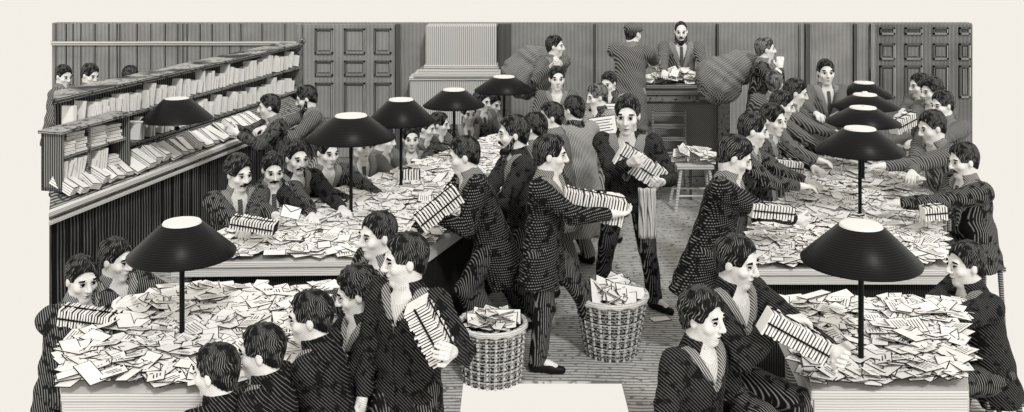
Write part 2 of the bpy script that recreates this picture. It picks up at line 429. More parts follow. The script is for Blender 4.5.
        d = smax(d, -ell(q, V(0, .06, -.09), np.eye(3), V(.12, .075, .095)), .012)     # clear of cheek and jaw
        d = smax(d, -(q[:, 2]+.016-.85*np.clip(q[:, 1], -.085, .02)), .012)
        for sg in (-1, 1): d = smax(d, -(np.linalg.norm((q-V(sg*.086, -.004, -.010))/V(1, 1, 1.25), axis=1)-.021), .006)
        return d*h
    hr = surface(hairf, C-.145*h, C+.145*h, max(vf*.95, .005))
    if hr is not None:
        ho = mesh_obj('hair', (hr[0]-C)@Hd.T/h, hr[1], HAIRM if 'grey' in extra else HAIR, root, True)
        pc = C-base; ho.matrix_local = Matrix([[Hd[0][i]*h, Hd[1][i]*h, Hd[2][i]*h, pc[i]] for i in range(3)]+[[0, 0, 0, 1]])
    if 'cap' in extra:
        fc = Field(); fc.ell(HP(0, -.012, .062), Hd, V(.098, .115, .066)*h, .01); fc.ell(HP(0, .085, .052), Hd, V(.070, .062, .010)*h, .012)
        l2, h2 = fc.bounds(.02); field_obj('cap', fc, l2, h2, vf, MID, root, base)
    # --- clothes
    CM = {'black': BLACK, 'tweed': TWEED, 'stripe': STRIPE, 'mid': MID, 'pale': PALE}[coat]
    TM = TROUSP if coat in ('mid', 'pale') or 'pale trousers' in extra else TROUS
    def torso(infl, sleeves):
        t = Field(); q = infl
        t.ell(T(0, -.005, .36), B, V(.172+q, .108+q, .135+q)*k, .05)
        t.ell(T(0, 0, .20), B, V(.150+q, .105+q, .20+q)*k, .06)
        t.cone(T(-.10, -.01, .43), T(.10, -.01, .43), (.060+q)*k, (.060+q)*k, .04)
        return t
    jk = torso(.022, True)
    low = -hem
    for sx in (-.055, .055): jk.cone(T(sx, 0, .12), T(sx*1.35, 0, low-.12), .118*k, (.118+.25*max(hem-.1, 0))*k, .05)
    slv = Field()
    for i in (0, 1):
        S_, e, w = arms[i]
        slv.cone(T((-.10, .10)[i], 0, .42), S_, .07*k, .080*k, .03); slv.cone(S_, e, .078*k, .063*k, .02); slv.cone(e, e+(w-e)*.86, .062*k, .047*k, .015)
    bend = arms[0][1], arms[1][1]
    def tl(p): q = (p-hip)@B.T/k; q[:, 0] /= wide; return q
    def trunk(p):
        d = jk(p); q = tl(p)
        d = smax(d, low-q[:, 2], .012)
        return d
    VB = .47-vdeep
    def vw(z): return np.clip((z-VB)/(.46-VB), 0, 1.3)*.062
    def jacket(p):
        q = tl(p); d = trunk(p)
        cut = np.maximum(np.abs(q[:, 0])-vw(q[:, 2]), np.maximum(VB-q[:, 2], .02-q[:, 1]))
        d = smax(d, -cut*k, .006)
        ds = slv(p)
        fold = np.zeros(len(p))
        for bp in bend:
            r2 = np.linalg.norm(p-bp, axis=1); fold += np.exp(-(r2/.13)**2)
        ds = ds+.0065*fold*np.sin(p@V(50, 35, 75)+3*np.sin(p@V(20, -17, 9)))
        d = smin(d, ds, .02)
        d = d+.0045*np.sin(q[:, 0]*38+5*np.sin(q[:, 2]*9))*np.clip(.35-q[:, 2], 0, .35)/.35+.0025*np.sin(p@V(31, 22, 44))
        op = np.maximum(np.abs(q[:, 0]-.012)-.004, np.maximum(q[:, 2]-VB, .05-q[:, 1]))      # front opening
        return smax(d, -op*k, .004)
    l1, h1 = jk.bounds(.03); l2, h2 = slv.bounds(.03)
    jo = field_obj('jacket', jacket, np.minimum(l1, l2), np.maximum(h1, h2), vc, CM, root, base)
    st = torso(.006, False)
    def shirt(p):
        q = tl(p); return smax(smin(st(p), rc(p, nb-U*.02, nb+U*.018+f_*.004, .064*hk, .060*hk), .02), .05-q[:, 2], .01)
    ls, hs_ = st.bounds(.03); hs_ = np.maximum(hs_, nb+.12)
    field_obj('shirt', shirt, ls, hs_, vc, SHIRT, root, base)
    if 'no tie' not in extra:
        def tie(p):
            q = tl(p); return np.maximum(shirt(p)-.010, np.maximum(np.abs(q[:, 0])-.018-.03*np.clip(.40-q[:, 2], 0, .2), np.maximum(.03-q[:, 1], np.maximum(q[:, 2]-.475, .12-q[:, 2]))))
        field_obj('tie', tie, ls, hs_, vc*.8, TIE, root, base)
        def wc(p):
            q = tl(p); w2 = np.clip((q[:, 2]-.24)/.2, 0, 1.4)*.05
            return np.maximum(shirt(p)-.007, np.maximum(-(np.abs(q[:, 0])-w2), np.maximum(q[:, 2]-.44, .06-q[:, 1])))
        field_obj('waistcoat', wc, ls, hs_, vc*.8, TWEED if coat == 'black' else BLACK, root, base)
    if not nolap:
        LM = LAPEL if coat != 'pale' else STRIPE
        for sg, nm in ((-1, 'lapel'), (1, 'lapel')):
            def lap(p, sg=sg):
                q = tl(p); x = q[:, 0]*sg; w2 = vw(q[:, 2]); wd = .012+.052*np.clip((q[:, 2]-VB)/.2, 0, 1)
                wd = wd-.02*(np.abs(q[:, 2]-.37) < .012)
                return np.maximum(trunk(p)-.009, np.maximum(np.maximum(w2-.004-x, x-w2-wd), np.maximum(-.02-q[:, 1], np.maximum(VB-q[:, 2], q[:, 2]-.52))))
            field_obj(nm, lap, ls, hs_, vc*.8, LM, root, base)
        def coll(p):
            q = tl(p); a = rc(p, nb-U*.03-Fw*.01, nb+U*.05-Fw*.004, .090*hk, .070*hk)
            return np.maximum(np.maximum(a, -(a+.012)), np.maximum(np.maximum(q[:, 1]-.05, .43-q[:, 2]), (q[:, 2]-.558)))
        field_obj('collar', coll, nb-.15, nb+.15, vc*.7, LM if coat != 'black' else BLACK, root, base)
    tr = Field()
    tr.ell(T(0, 0, .02), B, V(.148, .112, .12)*k, .04)
    for i in (0, 1):
        hp_, kn, an = lg[i]; tr.cone(hp_, kn, .098*k, .072*k, .03); tr.cone(kn, an+V(0, 0, .0), .071*k, .062*k, .02)
    def trf(p):
        d = tr(p)+.004*np.sin(p@V(34, 26, 10)+2*np.sin(p[:, 2]*14)); return smax(d, .055*k-p[:, 2], .01)
    l2, h2 = tr.bounds(); field_obj('trousers', trf, l2, h2, vc, TM, root, base)
    for i in (0, 1):
        an = lg[i][2]; fd = footd[i]; fl = an[2]-.09*k; z = lambda q: V(0, 0, q*k)
        fs_ = Field(); fs_.cone(an-fd*.03*k-z(.045), an+fd*.09*k-z(.058), .040*k, .034*k, .02); fs_.cone(an+fd*.09*k-z(.058), an+fd*.17*k-z(.064), .036*k, .026*k, .02); fs_.cone(an-z(.01), an-fd*.02*k-z(.05), .042*k, .038*k, .02)
        def shf(p, fs_=fs_, fl=fl): return smax(fs_(p), fl+.001-p[:, 2], .004)
        l2, h2 = fs_.bounds(.02); field_obj('shoe', shf, l2, h2, vc, SHOE, root, base)
    if 'apron' in extra:
        af = Field(); af.ell(T(0, .0, .06), B, V(.175, .14, .30)*k, .03); af.cone(T(0, .02, .05), T(0, .05, -.32), .165*k, .185*k, .05)
        def apf(p):
            q = tl(p); d = af(p)+.005*np.sin(q[:, 0]*60+3*np.sin(q[:, 2]*6))
            return np.maximum(np.maximum(d, -(d+.02)), np.maximum(.02-q[:, 1], np.maximum(np.abs(q[:, 0])-.15, np.maximum(-.34-q[:, 2], q[:, 2]-.18))))
        l2, h2 = af.bounds(.03); field_obj('apron', apf, l2, h2, vc*.8, APRON, root, base)
    if pose == 'sit': SEATED.append((hip-Fh*.03, hip[2]-.125*k, body))
    return dict(root=root, T=T, B=B, hip=hip, k=k, arms=arms, base=base, sh=sh, C=C)
# ------------------------------------------------------------------ bundles of letters
def bundle(p0, p1, label, up=(0, 0, 1), h=.10, w=.06, n=16, fan=.0, group=None):
    p0, p1 = np.asarray(p0), np.asarray(p1); a = nrm(p1-p0); L = np.linalg.norm(p1-p0)
    u = nrm(V(*up)-(V(*up)@a)*a); c = np.cross(a, u); org = (p0+p1)/2
    t = empty('letter_bundle', org); tag(t, label, 'bundle of letters', group)
    st = L/n; b = MB()
    for i in range(n):
        q = p0+a*(i+.5)*st-org; j = random.uniform(-.006, .006); tl_ = random.uniform(-.06, .06)+fan*(i/n-.5)
        uu = nrm(u+a*tl_); hh = h*random.uniform(.94, 1.05)
        b.box(q+u*j, a*st*.30, c*w*random.uniform(.95, 1.03), uu*hh, 0)
        b.box(q+a*st*.42, a*st*.12, c*w*.97, uu*h*.97, 1)
    b.build('letters', [PAPER, INK], t)
    sb = MB()
    for sgn in (1, -1):
        sb.box(u*h*1.09*sgn, a*L*.48, c*.004, u*.003); sb.box(c*w*1.08*sgn, a*L*.48, c*.003, u*.004)
    sb.build('string', INK, t)
    return t
# ------------------------------------------------------------------ camera, world, light
cam = bpy.data.objects.new('camera', bpy.data.cameras.new('camera')); COL.objects.link(cam)
cam.location = (0, 0, CH); cam.rotation_euler = (math.pi/2, 0, 0)
cam.data.sensor_width = 36; cam.data.lens = 36*F/1024; cam.data.shift_y = -(206-YH)/1024; cam.data.clip_end = 200
scene.camera = cam
w = bpy.data.worlds.new('world'); scene.world = w; w.use_nodes = True
w.node_tree.nodes['Background'].inputs[0].default_value = (*lin((.955, .938, .905)), 1); w.node_tree.nodes['Background'].inputs[1].default_value = 1.0
sun = bpy.data.objects.new('sun', bpy.data.lights.new('sun', 'SUN')); COL.objects.link(sun)
sun.data.energy = 1.7; sun.data.angle = math.radians(6)
from mathutils import Vector
sun.rotation_euler = Vector((-.22, .72, -.66)).to_track_quat('-Z', 'Y').to_euler()
vs = scene.view_settings; vs.view_transform = 'Standard'; vs.look = 'None'; vs.gamma = 1; vs.exposure = 0; vs.use_curve_mapping = False
# ------------------------------------------------------------------ the room
DW = 13.33; SW = F/DW
def wx(px): return (px-CX)/SW
def wz(py): return CH-(py-YH)/SW
ZT = wz(23)
b = MB(); b.prism([(-6.16, 13.4), (-3.42, 7.4), (-2.72, 5.9), (-2.6, 3.9), (-.32, 3.9), (-.32, 6.57), (.72, 6.57), (.72, 3.9), (2.75, 3.9), (2.9, 6.0), (6.13, 13.4)], -.015, 0)
struct(b.build('floor', FLOOR))
b = MB(); b.abox(wx(52), wx(972), DW, DW+.15, 0, ZT)
struct(b.build('wall_back', WALL))
def wallbox(name, px0, px1, py0, py1, dep, mat, off=0):
    b = MB(); b.abox(wx(px0), wx(px1), DW-off-dep, DW-off, max(wz(py1), 0), wz(py0)); return struct(b.build(name, mat, bevel=.008))
b = MB()
for (y0, y1, dp) in ((41, 43, .05), (43, 45, .03)): b.abox(wx(52), wx(303), DW-dp, DW, wz(y1), wz(y0))
struct(b.build('trim_1', STONEH))
for i, (a, c, m) in enumerate([(498, 511, WALLD), (799, 803, WALL), (804, 809, WALLD), (853, 856, WALLD), (297, 303, WALL), (396, 401, WALLD), (594, 596, WALLD), (716, 718, WALLD), (869, 873, WALL)]):
    wallbox('trim_%d' % (i+2), a, c, 23.5, 157, .05+.01*(i % 3), m)
def door(name, x0, x1, cols, rows, base_m):
    b = MB(); b.abox(wx(x0), wx(x1), DW-.05, DW, 0.01, wz(24))
    d = struct(b.build(name, base_m, bevel=.006))
    for (a, c) in cols:
        for (r0, r1) in rows:
            p = MB(); xa, xc, za, zc = wx(a), wx(c), wz(r1), wz(r0); y = DW-.05; t = .022
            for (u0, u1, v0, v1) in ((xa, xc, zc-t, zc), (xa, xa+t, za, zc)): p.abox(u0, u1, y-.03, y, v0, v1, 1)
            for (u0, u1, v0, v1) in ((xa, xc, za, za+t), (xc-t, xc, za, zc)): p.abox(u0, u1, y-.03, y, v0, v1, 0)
            p.abox(xa+t*2, xc-t*2, y-.018, y, za+t*2, zc-t*2, 2)
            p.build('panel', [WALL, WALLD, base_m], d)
    return d
DOORM = hatch('door_wood', .12, .48, 56, (1, 0, 0), .52, .05, 3, patch=.2)
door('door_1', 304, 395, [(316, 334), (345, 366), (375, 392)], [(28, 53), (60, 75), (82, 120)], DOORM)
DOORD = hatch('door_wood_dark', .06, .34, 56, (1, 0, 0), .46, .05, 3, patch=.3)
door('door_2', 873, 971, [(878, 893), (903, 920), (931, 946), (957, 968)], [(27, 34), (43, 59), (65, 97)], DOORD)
# vertical board joints of the panelling
b = MB()
for px in (56, 66, 73, 81, 95, 109, 117, 120, 137, 151, 165, 178, 183, 187, 200, 212, 230, 241, 262, 285):
    b.abox(wx(px)-.008, wx(px)+.008, DW-.012, DW, .5, ZT-.01)
struct(b.build('trim_20', WALLD))
# pillar
b = MB(); y1 = DW-.0
def pil(x0, x1, y0p, y1p, dep, mi): b.abox(wx(x0), wx(x1), DW-dep, DW, max(wz(y1p), 0), wz(y0p), mi)
pil(428, 497, 23.4, 64, .36, 0); pil(426, 498, 62, 65, .38, 1); pil(422, 499, 65, 69, .42, 1); pil(417, 501, 69, 73, .46, 1); pil(412, 499, 73, 76, .44, 1); pil(413, 498, 76, 157, .42, 0)
o = b.build('pillar', [STONE, STONEH], bevel=.012); struct(o)
# ------------------------------------------------------------------ the pigeonhole rack
RX, RY = -3.74, 8.13; E = nrm(V(1.09, 4.37, 0)); NR = V(E[1], -E[0], 0); LR = math.hypot(1.09, 4.37)
def RK(t, o, z): return V(RX, RY, 0)+E*t+NR*o+V(0, 0, z)
rack = empty('sorting_rack', RK(LR/2, 0, 0)); tag(rack, 'long wooden sorting rack with two letter shelves and a sloping desk along the left', 'sorting rack')
RO = np.array(rack.location)
def rcut(b, t1, o0, o1, z0, z1, mi=0):
    ts = [-1.36*o0, -1.36*o1]
    vv = [RK(t, o, z)-RO for z in (z0, z1) for (t, o) in ((ts[0], o0), (t1, o0), (t1, o1), (ts[1], o1))]
    b.add(vv, [(0, 1, 2, 3), (7, 6, 5, 4), (0, 4, 5, 1), (1, 5, 6, 2), (2, 6, 7, 3), (3, 7, 4, 0)], mi)
def rbox(b, t0, t1, o0, o1, z0, z1, mi=0): b.box(RK((t0+t1)/2, (o0+o1)/2, (z0+z1)/2)-RO, E*(t1-t0)/2, NR*(o1-o0)/2, V(0, 0, (z1-z0)/2), mi)
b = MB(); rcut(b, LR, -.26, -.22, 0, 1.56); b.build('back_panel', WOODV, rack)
b = MB(); rcut(b, LR+.03, -.26, .015, 1.56, 1.585); rcut(b, LR+.05, -.28, .035, 1.585, 1.61); b.build('cornice', WOOD, rack, bevel=.006)
for z in (1.325, 1.04):
    b = MB(); rcut(b, LR, -.22, .01, z-.03, z); b.build('shelf', WOOD, rack, bevel=.004)
b = MB(); rbox(b, LR, LR+.04, -.26, .01, 0, 1.57); b.build('end_board', WOOD, rack)
b = MB(); b.tube([RK(LR+.03, .02, 1.60)-RO, RK(LR+.03, .02, 1.64)-RO, RK(LR+.03, .02, 1.67)-RO], [.03, .045, .02], 10); b.build('finial', WOOD, rack, True)
T0 = -.27; TE = 2.75
b = MB()
vsd = [RK(t if t > 0 else -1.36*o, o, z)-RO for t in (T0, TE+1.5) for (o, z) in ((-.02, .99), (.31, .80), (.31, .76), (-.02, .76))]
b.add(vsd, [(0, 1, 5, 4), (1, 2, 6, 5), (2, 3, 7, 6), (3, 0, 4, 7), (0, 3, 2, 1), (4, 5, 6, 7)]); b.build('sloping_desk', WOOD, rack)
b = MB(); rcut(b, TE+1.5, .29, .345, .79, .83); rcut(b, TE+1.5, .28, .33, .72, .75); b.build('desk_rim', WOODL, rack, bevel=.006)
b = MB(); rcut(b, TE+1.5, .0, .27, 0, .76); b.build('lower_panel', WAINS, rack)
b = MB()
for t in np.arange(T0-.05, TE+1.5, .16): rbox(b, t, t+.012, .27, .276, .02, .72)
b.build('panel_moulding', INK, rack)
# upright packets on the shelves
def packet_mesh(nm, th, h, d, nl):
    b = MB(); st = th/nl
    for i in range(nl):
        hh = h*(1-.05*random.random()); b.abox(-th/2+i*st, -th/2+(i+.84)*st, -d/2, d/2, 0, hh, 0)
        b.abox(-th/2+(i+.84)*st, -th/2+(i+1)*st, -d/2*.97, d/2*.97, 0, hh*.96, 1)
    me = bpy.data.meshes.new(nm); me.from_pydata(b.v, [], b.f); me.materials.append(PAPER); me.materials.append(INK)
    me.polygons.foreach_set('material_index', b.m); me.update(); return me
PK = [packet_mesh('letter_packet', th, h, d, nl) for th, h, d, nl in ((.05, .19, .11, 2), (.035, .21, .10, 1), (.07, .17, .11, 3), (.045, .16, .12, 1), (.06, .20, .10, 2), (.03, .14, .10, 1))]
from mathutils import Matrix
def put(me, name, pos, x, y, z, label, cat, group):
    o = bpy.data.objects.new(name, me); COL.objects.link(o)
    o.matrix_world = Matrix([[x[i], y[i], z[i], pos[i]] for i in range(3)]+[[0, 0, 0, 1]]); tag(o, label, cat, group); return o
def row(z, t0, t1, gap, grp, lab):
    t = t0
    while t < t1:
        i = random.randrange(6); th = (.05, .035, .07, .045, .06, .03)[i]
        a = random.uniform(-.05, .28); x = E*math.cos(a)-V(0, 0, 1)*math.sin(a); zz = V(0, 0, 1)*math.cos(a)+E*math.sin(a)
        sc = random.uniform(.72, 1.08)
        put(PK[i], 'letter_packet', RK(t+th/2, -.045, z+.001+abs(math.sin(a))*th/2), x, -NR, zz*sc*1.06, lab, 'letter packet', grp)
        t += th+.012+(random.uniform(.03, .09) if random.random() < gap else .006)
row(1.325, .24, LR-.08, .42, 'packets on the top rack shelf', 'white letter packet standing upright on the top shelf of the long sorting rack')
row(1.04, 1.15, LR-.12, .45, 'packets on the lower rack shelf', 'white letter packet standing upright on the lower shelf of the long sorting rack')
# packets lying on the sloping desk
def flat_packet(nm, L, W, th, nl):
    b = MB(); st = th/nl
    for i in range(nl):
        b.abox(-L/2, L/2, -W/2, W/2, i*st, (i+.8)*st, 0); b.abox(-L/2*.985, L/2*.985, -W/2*.98, W/2*.98, (i+.8)*st, (i+1)*st, 1)
    t = th; e = .006
    b.abox(-L/2, L/2, -W/2, W/2, t, t+.001, 1); b.abox(-L/2+e, L/2-e, -W/2+e, W/2-e, t+.001, t+.002, 0)
    me = bpy.data.meshes.new(nm); me.from_pydata(b.v, [], b.f); me.materials.append(PAPER); me.materials.append(INK)
    me.polygons.foreach_set('material_index', b.m); me.update(); return me
FP = [flat_packet('desk_packet', L, W, th, n) for L, W, th, n in ((.24, .12, .05, 3), (.22, .10, .03, 2), (.25, .15, .02, 1), (.20, .09, .07, 4))]
sl = nrm(NR*.33-V(0, 0, .19)); up = nrm(np.cross(E, sl)); up = up if up[2] > 0 else -up
t = T0+.12
while t < TE+.2:
    i = random.randrange(4); W = (.12, .10, .15, .09)[i]; a = random.uniform(-.3, .15)
    x = nrm(sl*math.cos(a)+E*math.sin(a)); y = np.cross(up, x)
    tilt = random.uniform(-.25, .1); y2 = nrm(y+up*tilt); z2 = np.cross(x, y2)
    c = RK(t+W/2, .16, .884)+up*.035
    put(FP[i], 'desk_packet', c, x, y2, z2, 'white packet of letters lying on the sloping desk of the sorting rack', 'letter packet', 'packets on the sloping desk'); t += W+random.uniform(.012, .05)
# pigeonhole cabinet on the desk
cab = empty('pigeonhole_cabinet', RK(.22, .08, .90)); tag(cab, 'wooden pigeonhole cabinet stuffed with letters standing on the near end of the sloping desk', 'cabinet')
CO = np.array(cab.location); a0, a1, o0, o1, z0, z1 = -.15, .74, .02, .21, .90, 1.36
def cbox(b, t0, t1, p0, p1, q0, q1, mi=0): b.box(RK((t0+t1)/2, (p0+p1)/2, (q0+q1)/2)-CO, E*(t1-t0)/2, NR*(p1-p0)/2, V(0, 0, (q1-q0)/2), mi)
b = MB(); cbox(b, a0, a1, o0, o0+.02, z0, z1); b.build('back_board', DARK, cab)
b = MB(); cbox(b, a0-.03, a1+.03, o0-.01, o1+.03, z1, z1+.025); b.build('top_board', WOOD, cab, bevel=.004)
for ta, tb, nm in ((a0, a0+.025, 'side_board'), (a1-.025, a1, 'side_board')):
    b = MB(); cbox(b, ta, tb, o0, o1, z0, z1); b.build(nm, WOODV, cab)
b = MB(); cbox(b, a0, a1, o0, o1, z0, z0+.03); b.build('bottom_board', WOOD, cab)
b = MB(); cbox(b, a0+.02, a1-.02, o0, o1-.02, 1.15, 1.17); b.build('shelf', WOOD, cab)
b = MB(); cbox(b, .21, .23, o0, o1-.02, z0, z1); b.build('divider', WOOD, cab)
# its packets: flat piles and leaning bundles
for (t, z, n) in ((-.04, 1.17, 4), (.11, 1.17, 6), (.36, 1.17, 6), (.58, 1.17, 5), (.56, .93, 4)):
    for i in range(n):
        a = random.uniform(-.2, .2); x = nrm(NR*math.cos(a)*.25+E*math.sin(a)+E*.9); y = np.cross(V(0, 0, 1), x)
        put(FP[1], 'cabinet_packet', RK(t+random.uniform(-.012, .012), .12+random.uniform(-.012, .012), z+.0335*i*.82+.001), x*.75, y*.9, V(0, 0, .8), 'flat packet of letters piled in the pigeonhole cabinet', 'letter packet', 'flat packets piled in the pigeonhole cabinet')
for j, t in enumerate((-.11, -.07, -.03, .02, .06, .10, .14, .28, .34, .40, .45)):
    a = random.uniform(.05, .4); x = E*math.cos(a)-V(0, 0, 1)*math.sin(a); zz = V(0, 0, 1)*math.cos(a)+E*math.sin(a)
    put(PK[(1, 4, 1, 5)[j % 4]], 'cabinet_packet', RK(t, .125, .945), x, -NR, zz*.88, 'packet leaning in the lower pigeonholes of the cabinet', 'letter packet', 'leaning packets in the pigeonhole cabinet')
# ------------------------------------------------------------------ tables
TZ = .76
def ptab(px, py): p = PZ(px, py, TZ); return (p[0], p[1])
SHADOWB = hatch('table_shadow_dark', .006, .05, 70, (1, .4, 0), .3, .1, 3)  # near-black tone that paints in the shadow under the tables
def table(poly, label, legs, apron=.06, board=None):  # board: edges that get an added dark board for the shadow underneath
    c = np.mean(np.array(poly), 0); t = empty('sorting_table', (c[0], c[1], 0)); tag(t, label, 'table')
    b = MB(); q = [(x-c[0], y-c[1]) for x, y in poly]; b.prism(q, TZ-.045, TZ); b.build('tabletop', WOODL, t, bevel=.008)
    n = len(q)
    ins = [(x*.97, y*.985) for x, y in q]; b = MB()
    for i in range(n):
        p0, p1 = V(*ins[i], 0), V(*ins[(i+1) % n], 0); m = (p0+p1)/2; d = (p1-p0)/2; nn = nrm(V(d[1], -d[0], 0))
        b.box(m+V(0, 0, TZ-.045-apron/2), d, nn*.012, V(0, 0, apron/2))
    b.build('apron', WOODL, t)
    if board:  # added dark boards standing in for the shadow beneath the tabletop
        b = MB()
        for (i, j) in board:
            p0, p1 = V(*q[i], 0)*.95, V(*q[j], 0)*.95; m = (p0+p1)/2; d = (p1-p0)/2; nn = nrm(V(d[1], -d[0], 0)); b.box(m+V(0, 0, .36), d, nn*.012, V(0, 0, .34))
        b.build('shadow_board', SHADOWB, t)
    for (x, y) in legs:
        b = MB(); x -= c[0]; y -= c[1]; b.tube([(x, y, 0), (x, y, .12), (x, y, .5), (x, y, TZ-.045)], [.028, .035, .042, .045], 10); b.build('leg', WOODM, t)
    return t
PL_NEAR = [(-2.13, 4.72), (-1.05, 4.72), (-.72, 6.08), (-2.13, 6.08), (-2.33, 5.15)]
PL_MID = [(-2.31, 6.64), (-.68, 6.69), (1.10, 11.6), (.22, 11.6), (-2.16, 7.06)]
PR_FAR = [(1.38, 6.5), (2.88, 6.5), (4.05, 10.3), (3.33, 10.3)]
PR_NEAR = [(1.42, 4.75), (2.17, 4.75), (2.62, 5.82), (1.5, 5.82)]
table(PL_NEAR, 'pale wooden sorting table heaped with letters, nearest on the left', [(-2.05, 4.95), (-1.15, 4.9), (-.85, 5.95), (-2.05, 5.95)])
table(PL_MID, 'long pale sorting table with four lamps, running back on the left', [(-2.2, 6.75), (-.8, 6.8), (.9, 11.3), (.3, 11.3), (-.95, 8.9), (.0, 8.9)], board=[(0, 1), (1, 2)])  # board: added dark boards for the shadow underneath
table(PR_FAR, 'long pale sorting table with a row of four lamps on the right', [(1.55, 6.65), (2.78, 6.65), (3.9, 10.1), (3.4, 10.1), (2.5, 8.5), (3.2, 8.2)], board=[(0, 1)])  # board: added dark board for the shadow underneath
table(PR_NEAR, 'pale wooden sorting table heaped with letters, nearest on the right', [(1.52, 4.9), (2.1, 4.9), (2.45, 5.7), (1.6, 5.7)])
# letters: a sheet with inked edges, address strokes or a flap
def letter(nm, L, W, kind, bow=.0):
    b = MB(); e = .0042; h = .0022
    b.abox(-L/2, L/2, -W/2, W/2, 0, h, 1); b.m[-6] = 0; b.abox(-L/2+e, L/2-e, -W/2+e, W/2-e, h, h+.0008, 0)
    z0, z1 = h+.0008, h+.0014
    def stroke(x0, y0, x1, y1, w=.0028):
        d = nrm(V(x1-x0, y1-y0, 0)); n = V(-d[1], d[0], 0)*w; p0, p1 = V(x0, y0, z1), V(x1, y1, z1)
        b.add([p0-n, p1-n, p1+n, p0+n], [(0, 1, 2, 3)], 1)
    if kind == 1:
        for i, (f0, f1) in enumerate(((-.25, .2), (-.2, .32), (-.05, .3))): stroke(L*f0, W*(.12-.17*i), L*f1, W*(.13-.17*i))
        b.abox(L*.33, L*.43, W*.18, W*.38, z0, z1, 1)
    if kind == 2:
        stroke(-L/2, W/2, 0, 0); stroke(L/2, W/2, 0, 0)
    if kind == 3:
        for i in range(5): stroke(-L*.35, W*(.3-.14*i), L*(.35-.1*(i % 2)), W*(.3-.14*i), .002)
    return b
LT = [letter('letter', L, W, kd) for L, W, kd in ((.150, .092, 0), (.130, .085, 1), (.140, .090, 2), (.165, .110, 3), (.115, .075, 0), (.19, .085, 0))]
LM_ = []
for b in LT:
    me = bpy.data.meshes.new('letter'); me.from_pydata(b.v, [], b.f); me.materials.append(PAPER); me.materials.append(INK); me.polygons.foreach_set('material_index', b.m); me.update(); LM_.append(me)
def inside(x, y, poly):
    r = False; n = len(poly)
    for i in range(n):
        x0, y0 = poly[i]; x1, y1 = poly[(i+1) % n]
        if (y0 > y) != (y1 > y) and x < (x1-x0)*(y-y0)/(y1-y0)+x0: r = not r
    return r
def shrink(poly, m):
    c = np.mean(np.array(poly), 0); return [tuple(c+(np.array(p)-c)*(1-m/np.linalg.norm(np.array(p)-c))) for p in poly]
SHR = [.05]
def scatter(poly, n, zlo, zhi, bump, tilt):
    poly = shrink(poly, SHR[0]); xs = [p[0] for p in poly]; ys = [p[1] for p in poly]; out = []
    while len(out) < n:
        x, y = random.uniform(min(xs), max(xs)), random.uniform(min(ys), max(ys))
        if not inside(x, y, poly): continue
        hb = bump*(math.sin(x*3.1+1)*math.sin(y*2.7)+1)/2+bump*.6*(math.sin(x*9+y*4)*math.sin(y*11-x*3)+1)/2
        a = random.uniform(0, 2*math.pi); tx, ty = random.gauss(0, tilt), random.gauss(0, tilt)
        zz = nrm(V(tx, ty, 1)); xx = nrm(np.cross(V(-math.sin(a), math.cos(a), 0), zz)); yy = np.cross(zz, xx)
        z = TZ+.012+hb+random.uniform(zlo, zhi)+(abs(tx)+abs(ty))*.07*.8
        out.append((V(x, y, z), xx, yy, zz, random.randrange(6)))
    return out
def heap(poly, n, label, bump, tilt, ind, grp, lab, zhi=.016):
    SHR[0] = .03 if bump > .02 else .05
    vs, fs, mi, nb_ = [], [], [], 0
    xs = scatter(poly, n, 0, zhi, bump, tilt)
    for (p, x, y, z, i) in xs:
        b = LT[i]; a = np.array(b.v); q = a[:, :1]*x+a[:, 1:2]*y+a[:, 2:]*z+p
        vs.append(q); fs += [tuple(u+nb_ for u in f) for f in b.f]; mi += b.m; nb_ += len(q)
    q = np.concatenate(vs); o = mesh_obj('letter_heap', [tuple(v) for v in q], fs, [PAPER, INK], None, False, mi)
    tag(o, label, 'heap of letters', None, 'stuff')
    for (p, x, y, z, i) in scatter(poly, ind, zhi, zhi+.012, bump, tilt*.8):
        put(LM_[i], 'letter', p, x, y, z, lab, 'letter', grp)
heap(PL_NEAR, 700, 'heap of white letters covering the near left sorting table', .03, .10, 90, 'loose letters on the near left table', 'loose white letter lying on top of the heap on the near left table')
heap(PL_MID, 2300, 'spread of white letters covering the long left sorting table', .012, .06, 75, 'loose letters on the long left table', 'loose white letter lying on the spread covering the long left table')
heap(PR_FAR, 1900, 'spread of white letters covering the long right sorting table', .012, .06, 65, 'loose letters on the long right table', 'loose white letter lying on the spread covering the long right table')
heap(PR_NEAR, 600, 'heap of white letters covering the near right sorting table', .035, .10, 65, 'loose letters on the near right table', 'loose white letter lying on top of the heap on the near right table')
# ------------------------------------------------------------------ lamps
def lamp(label, px, topy, w, s, rimy, z0=TZ+.01, group=None):
    p = P(px, topy, s); r = w/s/2; x, y, zt = p; zr = CH-(rimy-YH)/s
    t = empty('table_lamp', (x, y, z0)); tag(t, label, 'lamp', group); H = zt-z0; hr = zr-z0
    b = MB(); n = 8
    b.lathe([(r*.985, hr-.012), (r, hr), (r*.40, H-.006), (r*.36, H)], n=40)
    b.lathe([(r*.36, H-.012), (r*.385, H-.018), (r*.96, hr-.004), (r*.985, hr-.012)], n=40)
    b.build('lamp_shade', LAMP, t, True)
    b = MB(); b.lathe([(r*.36, H), (r*.34, H+.010), (r*.25, H+.012), (.0, H+.012)], n=32); b.lathe([(.0, H-.02), (r*.355, H-.015)], n=32); b.build('shade_collar', LAMPIN, t)
    b = MB(); b.tube([(0, 0, .02), (0, 0, H-.02)], .0135, 10); b.build('pole', POLE, t)
    b = MB(); b.lathe([(.085, 0), (.085, .010), (.05, .022), (.02, .035), (.012, .06)], n=24, cap0=True); b.build('lamp_base', POLE, t)
    b = MB(); b.lathe([(.005, hr+.03), (.03, hr+.05), (.045, hr+.09), (.03, hr+.13), (.015, hr+.14)], n=16); b.build('burner', LAMPIN, t)
    return t
